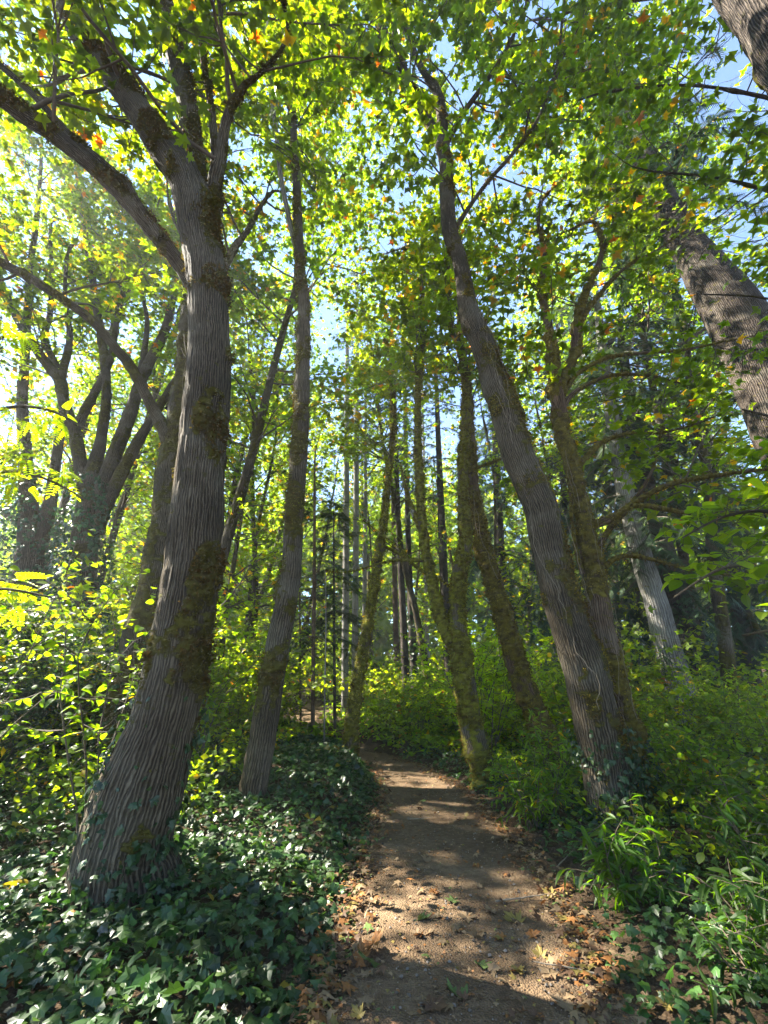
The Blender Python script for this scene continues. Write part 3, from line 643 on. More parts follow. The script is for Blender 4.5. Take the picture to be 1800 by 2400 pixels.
build_tree('maple_tree', 'reddish mossy maple growing against the right of the stout grey leaner, with crooked bare boughs', 'tree', [
    dict(p=[(1508, 1950, 70), (1490, 1800, 58), (1465, 1680, 52), (1436, 1560, 48), (1409, 1451, 49), (1393, 1342, 46), (1381, 1288, 43), (1373, 1234, 40), (1360, 1180, 37), (1348, 1125, 37), (1334, 1071, 34), (1317, 1017, 33), (1311, 963, 32), (1302, 908, 32), (1297, 854, 27), (1292, 800, 23), (1282, 750, 18), (1270, 680, 14), (1275, 600, 10), (1262, 520, 7)]),
    dict(p=[(1306, 930, 26), (1323, 880, 22), (1347, 827, 21), (1352, 760, 19), (1377, 678, 15), (1405, 613, 13), (1413, 564, 11), (1390, 520, 8), (1345, 535, 5)]),
    dict(p=[(1350, 800, 13), (1370, 740, 12), (1415, 678, 9), (1470, 624, 8), (1540, 586, 6), (1600, 540, 4)]),
    dict(p=[(1376, 1245, 22), (1394, 1232, 19), (1448, 1205, 17), (1486, 1178, 14), (1551, 1142, 12), (1605, 1126, 11), (1714, 1109, 9), (1800, 1100, 7), (1880, 1100, 5)], Y1=5.6),
    dict(p=[(1480, 1186, 12), (1520, 1186, 12), (1605, 1201, 11), (1714, 1207, 9), (1790, 1200, 6)], Y=5.9, Y1=5.7),
    dict(p=[(1388, 1310, 18), (1402, 1285, 15), (1432, 1234, 14), (1475, 1188, 12)]),
    dict(p=[(1408, 1345, 15), (1422, 1325, 13), (1443, 1308, 12), (1480, 1303, 10), (1530, 1312, 8), (1600, 1330, 5)]),
    dict(p=[(1338, 1115, 18), (1356, 1090, 15), (1380, 1065, 13), (1415, 1035, 11), (1470, 1017, 8), (1560, 1012, 6), (1640, 990, 4)]),
    dict(p=[(1312, 980, 16), (1335, 930, 12), (1390, 895, 9), (1445, 878, 8), (1520, 880, 6), (1600, 900, 4)]),
    dict(p=[(1366, 1345, 12), (1352, 1300, 11), (1344, 1250, 8)]),
    dict(p=[(1310, 940, 12), (1350, 880, 10), (1420, 840, 9), (1500, 828, 8), (1600, 820, 6), (1700, 800, 4)])],
    Y=6.6, seg=66, step=.07, ridge=.012, moss=.68, bark=M_BARK_R, fuzz=20000, fuzz_size=.02, mossbase=(.14, .115, .016), seed=37, flare=(.35, .3), lump=.11,
    crown=dict(CR, **{'from': [(0, 12, .6, 1), (1, 10, .4, 1), (2, 9, .3, 1), (3, 8, .4, 1), (4, 5, .4, 1), (7, 6, .4, 1), (8, 7, .4, 1), (10, 7, .3, 1)], 'L': (1.0, 2.6), 'dens': 4.2, 'size': .165, 'gaps': GAPS, 'autumn': .06, 'singles': 180, 'r': .016, 'near': 3.0, 'mul': 1.1, 'col': (.05, .095, .014)}))

build_tree('maple_tree', 'maple past the right edge whose boughs of dark leaves hang over the upper right', 'tree', [
    dict(p=[(2600, 2100, 90), (2500, 1300, 80), (2420, 700, 66), (2380, 300, 50), (2330, -200, 36)]),
    dict(p=[(2440, 800, 30), (2150, 560, 14), (1900, 480, 9), (1700, 420, 6), (1520, 400, 4)]),
    dict(p=[(2400, 500, 30), (2100, 300, 14), (1850, 240, 9), (1620, 200, 6), (1400, 220, 4)]),
    dict(p=[(2380, 300, 30), (2050, 60, 14), (1750, -20, 9), (1500, 0, 6), (1280, 40, 4)]),
    dict(p=[(2480, 1100, 30), (2200, 860, 12), (1980, 760, 8), (1800, 700, 5), (1650, 690, 3)])],
    Y=5.2, Ytop=4.6, seg=26, step=.15, moss=.4, seed=39, crown=dict(CR, **{'from': [(1, 14, .3, 1), (2, 16, .3, 1), (3, 16, .3, 1), (4, 10, .3, 1)], 'L': (1.0, 2.6), 'dens': 5, 'size': .17, 'gaps': GAPS, 'autumn': .03, 'singles': 120, 'r': .016, 'near': 3.4}))
# firs
build_tree('fir_tree', 'huge fissured fir trunk leaning in from the right edge, banded with sun', 'tree', [
    dict(p=[(2120, 1750, 150), (2010, 1450, 148), (1932, 1200, 145), (1856, 1017, 140), (1808, 908, 134), (1756, 800, 124), (1700, 705, 108), (1656, 640, 88), (1616, 580, 70), (1564, 490, 54), (1520, 390, 48), (1480, 290, 36), (1450, 200, 28)])],
    Y=7.5, Ytop=9.5, seg=90, step=.1, ridge=.03, bark=M_FIR, seed=41, flare=(.6, .2), lump=.05)
build_tree('fir_tree', 'rough dark trunk leaning across the top right corner overhead', 'tree', [
    dict(p=[(3100, 1900, 300, 2.3), (2700, 1100, 280, 2.3), (2250, 500, 260, 2.25), (2020, 190, 240, 2.2), (1860, -30, 220, 2.15), (1720, -260, 200, 2.1), (1550, -520, 180, 2.1)])],
    Y=2.3, seg=90, step=.09, ridge=.035, bark=M_FIR, seed=43, flare=(.4, .1), lump=.12, moss=.25)
build_tree('fir_tree', 'pale grey fir behind the mossy boughs on the right, with sunlit bark', 'tree', [
    dict(p=[(1590, 1600, 60), (1568, 1530, 56), (1540, 1420, 50), (1517, 1350, 47), (1500, 1288, 44), (1478, 1207, 38), (1455, 1100, 36), (1432, 960, 28), (1412, 820, 20), (1395, 680, 13)])],
    Y=14, seg=44, step=.15, ridge=.02, bark=M_PALE, seed=47, lump=.05)
build_tree('fir_tree', 'dark ivy-footed fir close behind the pale grey fir', 'tree', [
    dict(p=[(1665, 1620, 70), (1640, 1560, 64), (1602, 1451, 56), (1570, 1342, 50), (1538, 1234, 44), (1510, 1120, 36), (1485, 980, 28), (1460, 830, 20)])],
    Y=15, seg=40, step=.18, ridge=.02, bark=M_FIR, seed=53, lump=.05)

# ------------------------------------------------------------------ conifer boughs
def boughs(rng, P, R, n, t0, t1, Lmax, Lmin=.5, droop=.12, size=.4, step=.22, taper=True):
    Q, r = resample(P, R, .3); L = len(Q)
    polys = []; A = []; D = []; N = []
    for k in range(n):
        t = rng.uniform(t0, t1); i = int(t * (L - 2)); a = rng.uniform(0, 2 * math.pi)
        rel = (t - t0) / (t1 - t0); l = (Lmin + (Lmax - Lmin) * (1 - rel if taper else 1)) * rng.uniform(.55, 1.1)
        d = np.array([math.cos(a), math.sin(a), rng.uniform(-.1, .25)]); m = max(3, int(l / step)); P2 = [Q[i]]; dd = d.copy()
        for _ in range(m):
            dd = norm(dd + rng.normal(size=3) * .06 + np.array([0, 0, -droop])); P2.append(P2[-1] + dd * l / m)
        P2 = np.array(P2); polys.append((P2, np.linspace(min(r[i] * .25, .03), .004, len(P2))))
        for j in range(1, len(P2)):
            w = norm(P2[j] - P2[j - 1]); side = norm(np.cross(w, np.array([0, 0, 1.])))
            for sg in (-1, 1):
                A.append(P2[j]); D.append(norm(w * .7 + side * sg * rng.uniform(.5, 1.1) + np.array([0, 0, -.25 + rng.normal() * .15]))); N.append(norm(np.array([0, 0, 1.]) + rng.normal(size=3) * .3))
        A.append(P2[-1]); D.append(dd); N.append(np.array([0, 0, 1.]))
    A = np.array(A); return polys, A, np.array(D), np.array(N), size * rng.uniform(.6, 1.25, len(A))
def conifer(name, label, stem, Y, bark, n, t0, Lmax, seed, Y1=None, col_=(.028, .055, .028), size=.42, seg=20, group=None, dead=14, gaps=None, taper=True):
    root, loc, st = build_tree(name, label, 'tree', [dict(p=stem)], Y, Ytop=Y1, seg=seg, step=.3, bark=bark, seed=seed, lump=.04, flare=(.4, .25), group=group)
    rng = np.random.default_rng(seed + 500); P, R = st[0]
    if n:
        polys, A, D, N, S = boughs(rng, P, R, n, t0, .98, Lmax, size=size, taper=taper)
        put_tube('twig', thin_raw(polys, 4), M_TWIG, root, loc, kind='stuff')
        foliage(root, loc, 'needle', M_NEEDLE, A, D, N, S, hued(rng, len(A), col_, .25), rng=rng, frac_out=.3)
    if dead:
        polys = []
        Q, r = resample(P, R, .3)
        for k in range(dead):
            i = int(rng.uniform(.08, .75) * (len(Q) - 2)); a = rng.uniform(0, 6.28); P2, _ = wander(rng, Q[i], np.array([math.cos(a), math.sin(a), -.15]), rng.uniform(.2, 1.3), 4, .1, -.03)
            polys.append((P2, np.linspace(.014, .004, 5)))
        put_tube('dead_twig', thin_raw(polys, 4), M_TWIG, root, loc, kind='stuff')
    return root, loc, st
FG = 'straight conifers in the middle distance'
conifer('fir_tree', 'leftmost of the pair of tall silvery fir trunks behind the bend', [(808, 1655, 17), (809, 1500, 16), (811, 1300, 15), (812, 1100, 13), (813, 950, 11), (814, 700, 6)], 23, M_PALE, 34, .5, 2.6, 61, group=FG)
conifer('fir_tree', 'brighter silvery fir trunk right of its twin behind the bend', [(831, 1640, 16), (832, 1500, 15), (834, 1300, 14), (835, 1100, 13), (836, 900, 10), (837, 650, 5)], 24, M_PALE, 34, .5, 2.6, 62, group=FG)
conifer('fir_tree', 'thin grey fir trunk just left of the slim gold-footed mossy tree', [(855, 1660, 11), (854, 1500, 10), (855, 1300, 10), (857, 1100, 8), (858, 850, 5)], 25, M_PALE, 26, .5, 2.2, 63, group=FG)
conifer('fir_tree', 'grey fir trunk in the middle with many dead stubs, left of the ivy-footed one', [(952, 1620, 19), (947, 1500, 17), (940, 1350, 15), (933, 1200, 13), (926, 1000, 10), (918, 750, 6)], 20, M_FIR, 34, .5, 2.6, 64, group=FG)
conifer('fir_tree', 'brown fir trunk with ivy at its foot in the middle of the wood', [(975, 1650, 18), (966, 1500, 16), (960, 1350, 14), (955, 1200, 12), (950, 1000, 9), (944, 750, 5)], 20.5, M_FIR, 34, .5, 2.6, 65, group=FG)
conifer('fir_tree', 'sun-streaked reddish fir trunk behind the middle pair of firs', [(932, 1600, 14), (928, 1480, 13), (925, 1350, 12), (922, 1200, 10), (918, 1000, 8), (914, 800, 5)], 25, M_BARK_R, 26, .5, 2.4, 66, group=FG)
conifer('fir_tree', 'fir trunk seen between the two stems of the forked mossy maple', [(1052, 1560, 24), (1046, 1450, 22), (1040, 1350, 20), (1034, 1200, 17), (1028, 1050, 13), (1020, 850, 8)], 20, M_FIR, 40, .45, 3.0, 67, group=FG)
conifer('fir_tree', 'distant thin grey fir trunk left of the forked mossy maple', [(1004, 1580, 9), (1000, 1450, 9), (997, 1300, 8), (994, 1100, 6), (990, 900, 4)], 31, M_PALE, 24, .5, 2.6, 68, group=FG)
conifer('fir_tree', 'slim dark young fir stem with lacy boughs left of the path bend', [(732, 1812, 10), (733, 1700, 10), (734, 1550, 9), (736, 1400, 9), (737, 1240, 7), (738, 1080, 4)], 12.5, M_BARK_R, 34, .25, 1.5, 69, group=FG, size=.3, dead=22, taper=False)
conifer('fir_tree', 'very thin young fir stem left of the slim dark one', [(705, 1760, 5), (704, 1600, 5), (703, 1450, 4), (702, 1300, 3)], 15, M_BARK_R, 30, .15, 1.5, 70, group=FG, size=.34, taper=False)
conifer('fir_tree', 'dense young fir with hanging boughs right of the slender maple', [(785, 1730, 8), (784, 1600, 7), (783, 1450, 6), (782, 1300, 4), (782, 1200, 2)], 16, M_FIR, 80, .38, 2.1, 71, group=FG, size=.42, col_=(.035, .062, .026))
tag(build_tree('bare_sapling', 'pale bare sapling pole standing left of the gold-footed tree', 'sapling', [dict(p=[(760, 1808, 4.5), (760, 1700, 4), (762, 1580, 3.5), (764, 1450, 2.5), (763, 1340, 1.5)])], 11.5, bark=M_PALE, seg=10, step=.3, seed=72)[0])
conifer('fir_tree', 'bluish fir with drooping boughs behind the stout grey leaner', [(1180, 1560, 26), (1175, 1400, 24), (1168, 1200, 20), (1160, 1000, 15), (1152, 800, 8)], 21, M_FIR, 110, .2, 4.2, 73, group=FG, col_=(.025, .06, .045), size=.55)
conifer('fir_tree', 'bluish fir with wide boughs filling the gap at the right', [(1400, 1560, 34), (1385, 1400, 30), (1360, 1200, 25), (1335, 1000, 18), (1310, 800, 9)], 18, M_FIR, 150, .15, 4.8, 74, group=FG, col_=(.022, .055, .040), size=.55)
conifer('fir_tree', 'dark fir with feathery boughs at the far right behind the huge trunk', [(1760, 1600, 40), (1730, 1400, 36), (1690, 1200, 30), (1640, 980, 22), (1590, 760, 12)], 17, M_FIR, 150, .12, 4.8, 75, group=FG, col_=(.024, .055, .036), size=.55)
# needle crowns of the measured firs
def add_boughs(root, loc, st, seed, n, t0, Lmax, **k):
    rng = np.random.default_rng(seed); P, R = st; cl = k.pop('col_', (.026, .055, .03)); polys, A, D, N, S = boughs(rng, P, R, n, t0, .98, Lmax, **k)
    put_tube('twig', thin_raw(polys, 4), M_TWIG, root, loc, kind='stuff')
    foliage(root, loc, 'needle', M_NEEDLE, A, D, N, S, hued(rng, len(A), cl, .25), rng=rng)
for o in [o for o in scene.objects if o.name.startswith('fir_tree') and o.parent is None]:
    l = o['label']
    if l.startswith('huge'): add_boughs(o, np.array(o.location), stem3([(1692, 705, 130), (1650, 640, 105), (1612, 580, 82), (1562, 490, 60), (1520, 390, 48), (1480, 290, 36), (1450, 200, 28)], 8.5, 9.5), 81, 60, .3, 3.5, size=.5, taper=False)
    if l.startswith('pale'): add_boughs(o, np.array(o.location), stem3([(1520, 1350, 56), (1478, 1207, 44), (1432, 960, 28), (1395, 680, 13)], 14), 82, 80, .1, 3.2, size=.5, taper=False)
    if l.startswith('dark ivy'): add_boughs(o, np.array(o.location), stem3([(1602, 1451, 56), (1538, 1234, 44), (1485, 980, 28), (1460, 830, 20)], 15), 83, 80, .05, 3.6, size=.5, taper=False)

# ------------------------------------------------------------------ ivy climbing on trunks (part of the tree it clothes)
def trunk_ivy(root, P, R, t0, t1, n, seed, size=.07, out=.05, vines=6, front=True, base=(.022, .052, .022)):
    rng = np.random.default_rng(seed); loc = np.array(root.location)
    Q, r = resample(P, R, .05); Tn, N, B = frames(Q); L = len(Q)
    t = t0 + (t1 - t0) * rng.random(n) ** 1.6; i = (t * (L - 1)).astype(int); a = rng.uniform(0, 2 * math.pi, n)
    d = N[i] * np.cos(a)[:, None] + B[i] * np.sin(a)[:, None]
    dens = fbm(np.stack([np.cos(a) * 2, np.sin(a) * 2, t * 14], -1) + seed, 2) - (t - t0) / (t1 - t0) * .5 + .35
    k = (dens > 0)
    if front: k &= d[:, 1] < .5
    i, d = i[k], d[k]; m = len(i)
    Pp = Q[i] + d * (r[i] * 1.08 + rng.uniform(.0, out, m))[:, None] + rng.normal(size=(m, 3)) * .015
    D = norm(rng.normal(size=(m, 3)) * .6 + np.array([0, 0, -.7]) + d * .35); Nn = norm(d + rng.normal(size=(m, 3)) * .4 + np.array([0, 0, .35]))
    foliage(root, loc, 'ivy', M_IVY, Pp, D, Nn, size * rng.uniform(.5, 1.3, m), hued(rng, m, base, .3), name='ivy', rng=rng, singles=25, sname='ivy_leaf', tn_single='ivy')
def roots_of(start):
    for o in scene.objects:
        if o.parent is None and o.get('label', '').startswith(start): return o
def stemof(pts, Y, Y1=None): return stem3(pts, Y, Y1)
trunk_ivy(roots_of('massive'), *stemof([(310, 2140, 230), (304, 1980, 172), (343, 1828, 172), (380, 1700, 148), (406, 1600, 141)], 4.25, 4.15), 0, 1, 1500, 1, size=.075, out=.1)
trunk_ivy(roots_of('thick maple'), *stemof([(262, 1800, 100), (318, 1600, 95), (340, 1480, 92)], 7.8), 0, 1, 500, 2)
trunk_ivy(roots_of('many-stemmed'), *stemof([(186, 1500, 100), (190, 1380, 90), (198, 1280, 82), (206, 1200, 76), (214, 1130, 60)], 11.5), 0, 1, 5200, 3, size=.12, out=.25, base=(.024, .06, .034))
trunk_ivy(roots_of('maple with ivy'), *stemof([(60, 1500, 100), (66, 1380, 92), (72, 1250, 80), (64, 1150, 50), (60, 1090, 40)], 12.5), 0, 1, 5200, 4, size=.13, out=.3, base=(.024, .06, .034))
trunk_ivy(roots_of('stout'), *stemof([(1462, 1990, 165), (1448, 1930, 130), (1425, 1830, 112), (1400, 1700, 104)], 6.5), 0, 1, 3600, 5, size=.07, out=.12)
trunk_ivy(roots_of('reddish mossy'), *stemof([(1515, 1990, 90), (1495, 1850, 66), (1470, 1720, 56)], 6.55), 0, 1, 1100, 6, size=.07, out=.12)
trunk_ivy(roots_of('mossy maple right'), *stemof([(1138, 1872, 80), (1138, 1815, 60), (1124, 1770, 55)], 8.9), 0, 1, 240, 7, size=.06, base=(.05, .11, .02))
trunk_ivy(roots_of('dark ivy'), *stemof([(1665, 1620, 80), (1640, 1560, 70), (1602, 1451, 62), (1570, 1342, 54)], 15), 0, 1, 3000, 8, size=.14, out=.2)
trunk_ivy(roots_of('brown fir trunk with ivy'), *stemof([(975, 1650, 20), (966, 1500, 18), (962, 1430, 15)], 20.4), 0, 1, 900, 9, size=.14, out=.1)

# dry creeper stems hanging on trunks
def creeper(root, seed, P, R, n, sz=.004):
    rng = np.random.default_rng(seed); Q, r = resample(P, R, .1); Tn, N, B = frames(Q); L = len(Q); polys = []
    for k in range(n):
        i0 = rng.integers(0, max(1, L - 12)); m = int(rng.integers(8, 22)); a = rng.uniform(math.pi * .62, math.pi * 1.38); pts = []
        for j in range(m):
            i = min(i0 + j, L - 1); a += rng.normal() * .09
            d = N[i] * math.cos(a) + B[i] * math.sin(a); pts.append(Q[i] + d * (r[i] * 1.1 + .015 + .02 * rng.random()))
        polys.append((np.array(pts), np.full(m, sz * rng.uniform(.6, 1.3))))
    put_tube('dry_creeper', thin_raw(polys, 4), M_VINE, root, np.array(root.location), kind='stuff')
creeper(roots_of('massive'), 1, *stemof([(406, 1600, 150), (449, 1342, 128), (469, 1125, 114), (488, 908, 106), (484, 650, 92)], 4.1, 3.8), 7, .0022)
creeper(roots_of('stout'), 2, *stemof([(1432, 1880, 118), (1378, 1600, 104), (1331, 1451, 93), (1276, 1234, 84), (1185, 963, 74), (1110, 760, 58)], 6.4, 5.9), 11, .0028)
creeper(roots_of('reddish mossy'), 3, *stemof([(1490, 1800, 64), (1409, 1451, 55), (1373, 1234, 46), (1311, 963, 38)], 6.5), 9, .0028)
creeper(roots_of('mossy brown maple'), 4, *stemof([(1269, 1708, 56), (1166, 1397, 43), (1109, 1153, 30)], 9.3), 4, .003)

# ------------------------------------------------------------------ shrubs and undergrowth
def shrub(name, label, cat, x, y, h, r, nst, tn, size, base, seed, dens=14, singles=0, group=None, mat=None, autumn=.03, flat=.5, off=.06, tn_single=None, upright=.8, stemr=.008, sub=3, cull=False, droop=.3):
    rng = np.random.default_rng(seed); z = Hs(x, y); loc = np.array([x, y, z]); root = thing(name, loc, label, cat, group)
    polys = []; A = []; AD = []
    for k in range(nst):
        a = rng.uniform(0, 2 * math.pi); d = np.array([math.cos(a) * (1 - upright), math.sin(a) * (1 - upright), upright]); l = h * rng.uniform(.6, 1.15)
        st = loc + np.array([math.cos(a), math.sin(a), 0]) * r * .25 * rng.random() - np.array([0, 0, .04])
        P, _ = wander(rng, st, d, l, 7, .13, -.04 + (upright - .5) * .1); P[1:, :2] += (P[1:, :2] - loc[:2]) * 0
        polys.append((P, np.linspace(stemr, stemr * .3, 8)))
        br = [P]
        for j in range(sub):
            i = int(rng.integers(2, 7)); d2 = norm(norm(P[i] - P[i - 1]) * .5 + rng.normal(size=3) * np.array([1, 1, .3])); P2, _ = wander(rng, P[i], d2, r * rng.uniform(.4, .9), 4, .15, -.03)
            polys.append((P2, np.linspace(stemr * .5, stemr * .2, 5))); br.append(P2)
        for b_ in br:
            L = np.linalg.norm(np.diff(b_, axis=0), axis=1).sum(); n = max(3, int(L * dens)); t = rng.uniform(.2 if b_ is P else .05, 1, n) * (len(b_) - 1.001); i = t.astype(int)
            A.append(b_[i] + (b_[i + 1] - b_[i]) * (t - i)[:, None]); AD.append(norm(b_[i + 1] - b_[i]))
    A = np.concatenate(A); AD = np.concatenate(AD); n = len(A)
    side = norm(rng.normal(size=(n, 3)) * np.array([1, 1, .3])); D = norm(side + AD * .5 - np.array([0, 0, droop])); P = A + side * off * rng.random((n, 1)); N = norm(np.array([0, 0, 1.]) + rng.normal(size=(n, 3)) * flat)
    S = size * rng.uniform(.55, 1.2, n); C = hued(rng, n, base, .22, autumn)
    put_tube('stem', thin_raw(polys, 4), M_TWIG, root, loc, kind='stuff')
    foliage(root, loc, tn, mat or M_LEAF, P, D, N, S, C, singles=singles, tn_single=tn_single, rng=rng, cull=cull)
    return root
def copy_tree(root, loc, rz, sc, label, group=None):
    r = root.copy(); col.objects.link(r); r.location = tuple(float(q) for q in loc); r.rotation_euler = (0, 0, rz); r.scale = (sc, sc, sc); r['label'] = label
    if group: r['group'] = group
    for ch in root.children:
        c = ch.copy(); col.objects.link(c); c.parent = r
    return r
def uY(u, Y, v=1650):
    """ground X for photo column u at forward distance Y"""
    return pt(u, v, Y)[0][0]

# right foreground: lance leaved bushes
LB = 'lance leaved bushes at the lower right'
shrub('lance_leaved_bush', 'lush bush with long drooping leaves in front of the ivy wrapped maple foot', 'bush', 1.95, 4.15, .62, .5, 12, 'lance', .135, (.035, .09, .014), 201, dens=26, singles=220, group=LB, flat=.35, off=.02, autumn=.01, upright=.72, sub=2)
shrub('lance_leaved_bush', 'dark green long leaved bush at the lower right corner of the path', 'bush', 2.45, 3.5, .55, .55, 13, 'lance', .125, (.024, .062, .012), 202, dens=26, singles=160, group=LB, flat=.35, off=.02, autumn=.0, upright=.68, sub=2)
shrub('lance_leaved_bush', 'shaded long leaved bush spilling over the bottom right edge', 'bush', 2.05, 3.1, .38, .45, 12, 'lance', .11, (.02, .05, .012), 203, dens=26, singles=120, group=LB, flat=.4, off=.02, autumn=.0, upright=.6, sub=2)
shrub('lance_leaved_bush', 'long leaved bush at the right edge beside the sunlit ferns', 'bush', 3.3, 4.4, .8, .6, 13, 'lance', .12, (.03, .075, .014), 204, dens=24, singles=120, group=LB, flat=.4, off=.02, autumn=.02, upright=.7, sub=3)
shrub('leafy_bush', 'small leaved bush between the path edge and the ivy wrapped maple', 'bush', 1.85, 6.3, .85, .55, 16, 'lance', .11, (.05, .11, .018), 205, dens=30, singles=80, flat=.5, off=.03, upright=.7)
shrub('leafy_bush', 'tall narrow leaved plant in front of the foot of the brown leaning maple', 'bush', 2.6, 7.6, 1.25, .6, 14, 'lance', .12, (.06, .125, .02), 206, dens=28, singles=60, flat=.5, off=.03, upright=.8)
shrub('leafy_bush', 'bright leafy tuft sprouting at the base of the forked mossy maple', 'bush', 2.05, 8.35, .75, .4, 12, 'oval', .06, (.085, .16, .02), 207, dens=36, singles=0, flat=.6, off=.03)
shrub('leafy_bush', 'low bush of rounded leaves on the right bank behind the ivy wrapped foot', 'bush', 3.9, 6.2, 1.1, .8, 18, 'oval', .085, (.06, .115, .018), 208, dens=26, singles=80, flat=.6, off=.05, autumn=.05)
shrub('leafy_bush', 'sprawling bush of small leaves at the right edge under the hanging branch', 'bush', 5.0, 5.6, 1.5, .9, 18, 'oval', .085, (.055, .105, .018), 209, dens=24, singles=80, flat=.6, off=.05, autumn=.06)
shrub('leafy_bush', 'shady bush low at the right edge behind the long leaved bushes', 'bush', 3.6, 4.9, .9, .7, 16, 'oval', .08, (.04, .085, .016), 210, dens=26, singles=80, flat=.6, off=.05)
# left: hazel and saplings
shrub('hazel_bush', 'hazel bush with round bright leaves in front of the left maple trunks', 'bush', -3.0, 5.2, 3.1, .8, 6, 'oval_hi', .10, (.06, .125, .014), 211, dens=10, singles=200, flat=.35, off=.05, upright=.85, stemr=.014, sub=6, autumn=.04)
shrub('hazel_bush', 'tall hazel bush with sunlit leaves at the far left', 'bush', -4.9, 5.3, 3.2, 1.0, 8, 'oval_hi', .11, (.06, .125, .014), 212, dens=10, singles=200, flat=.35, off=.05, upright=.82, stemr=.014, sub=6, autumn=.03)
shrub('hazel_bush', 'hazel bush between the two left maples and the slender one', 'bush', -3.0, 7.4, 3.0, 1.0, 10, 'oval_hi', .11, (.07, .135, .016), 213, dens=12, singles=100, flat=.4, off=.06, upright=.85, stemr=.012, sub=6, autumn=.04)
shrub('hazel_bush', 'hazel bush behind the slender maple left of the bend', 'bush', -3.6, 9.6, 3.3, 1.1, 11, 'oval', .11, (.075, .14, .016), 214, dens=12, singles=60, flat=.45, off=.06, upright=.85, sub=6, autumn=.04)
shrub('ivy_thicket', 'dark mound of ivy smothering a dead bush at the left edge', 'thicket', -5.6, 7.0, 2.3, 1.0, 26, 'ivy', .085, (.018, .045, .02), 218, dens=34, singles=0, flat=.7, off=.1, upright=.8, sub=6, mat=M_IVY)
shrub('ivy_thicket', 'second dark ivy mound between the massive maple and the left edge', 'thicket', -4.9, 9.2, 2.0, 1.0, 24, 'ivy_low', .09, (.02, .05, .022), 219, dens=34, singles=0, flat=.7, off=.1, upright=.8, sub=6, mat=M_IVY)
shrub('sapling', 'thin dark sapling stem rising through the ivy at the left edge', 'sapling', -3.35, 4.3, 2.2, .5, 1, 'oval_hi', .12, (.06, .12, .016), 215, dens=6, singles=20, upright=.97, stemr=.018, sub=3)
shrub('maple_sapling', 'bright young maple glowing behind the forked mossy maple', 'sapling', 2.3, 11.2, 3.4, 1.7, 10, 'maple_mid', .17, (.12, .21, .018), 216, dens=14, singles=60, tn_single='maple_hi', flat=.35, off=.08, upright=.8, stemr=.016, sub=7, autumn=.0)
shrub('maple_sapling', 'young maple with pale leaves left of the forked tree foot', 'sapling', 1.1, 15.0, 3.0, 1.8, 9, 'maple_mid', .18, (.10, .18, .02), 217, dens=11, singles=40, tn_single='maple_hi', flat=.4, off=.08, upright=.78, sub=6)

# protos of undergrowth further off, then copies
BG = 'green bushes of the undergrowth'
protos = []
for k, (tn, sz, bs, h, rr, dn) in enumerate([('oval', .10, (.075, .135, .018), 1.6, 1.0, 15), ('oval', .13, (.09, .15, .018), 2.2, 1.3, 11), ('maple_low', .17, (.08, .14, .018), 2.6, 1.5, 11), ('oval', .09, (.055, .115, .022), 1.2, 1.1, 20)]):
    protos.append(shrub('undergrowth_bush', 'x', 'bush', 0, -30 - k * 5, h, rr, 20, tn, sz, bs, 300 + k, dens=dn, flat=.6, off=.1, group=BG, autumn=.03, upright=.7, sub=5))
prng = np.random.default_rng(77)
BLAB = ['soft rounded bush in the undergrowth {}', 'tall loose bush in the undergrowth {}', 'broad leaved bush in the undergrowth {}', 'low dense bush in the undergrowth {}']
spots = [  # u, Y, proto, scale, where
    (935, 17.5, 0, 1.1, 'beyond the bend, in the centre'), (1000, 16.5, 3, 1.2, 'right of the bend'), (885, 19, 3, 1.1, 'straight behind the bend'), (955, 22, 1, 1.2, 'below the middle firs'), (1060, 19, 1, 1.1, 'behind the forked maple'),
    (900, 26, 2, 1.3, 'far beyond the bend'), (840, 24, 1, 1.1, 'below the silvery firs'), (1020, 27, 2, 1.3, 'deep in the middle of the wood'), (1100, 14, 0, 1.1, 'right behind the forked maple foot'), (1180, 12.5, 1, 1.0, 'between the forked and the brown maple'),
    (1240, 14.5, 2, 1.1, 'behind the brown leaning maple'), (1340, 11.5, 1, 1.1, 'left of the stout leaner'), (1390, 14, 2, .8, 'far behind the stout leaner'), (1490, 11, 0, .8, 'right of the stout leaner'), (1560, 9.5, 3, .8, 'in the sun at the right'),
    (1610, 12.5, 1, .85, 'at the dark fir foot'), (1700, 11, 2, .75, 'under the hanging branch'), (1780, 9, 0, .85, 'at the right edge'), (1520, 15, 2, 1.4, 'before the pale grey fir'), (1680, 15, 1, 1.5, 'deep at the right'),
    (635, 14, 0, 1.0, 'left of the young firs'), (600, 12, 1, 1.1, 'behind the slender maple'), (540, 10.5, 0, 1.1, 'left of the slender maple'), (480, 12, 2, 1.1, 'between the left trunks'), (560, 15, 2, 1.4, 'deep behind the slender maple'),
    (420, 15, 1, 1.5, 'deep behind the massive maple'), (350, 12, 2, 1.2, 'behind the left maples'), (230, 9.5, 0, 1.2, 'before the many-stemmed maple'), (130, 8.6, 1, 1.2, 'left of the thick maple'), (40, 8.8, 2, 1.2, 'at the left edge'),
    (60, 11, 3, 2.2, 'by the ivy clad trunk at the left'), (150, 13, 1, 1.6, 'at the foot of the ivy clad maple'), (280, 14.5, 2, 1.5, 'beyond the many-stemmed maple'), (-40, 9.5, 1, 1.5, 'just cut by the left edge'), (620, 20, 1, 1.5, 'far left of the rising path'),
    (690, 29, 2, 1.4, 'above the rising path'), (770, 27, 1, 1.3, 'right of the rising path'), (740, 34, 2, 1.7, 'at the top of the rising path'), (500, 22, 2, 1.8, 'in the sunny wood at the left'), (1150, 23, 2, 1.7, 'in the blue shade at the right'), (1300, 21, 1, 1.7, 'below the blue fir')]
used = set()
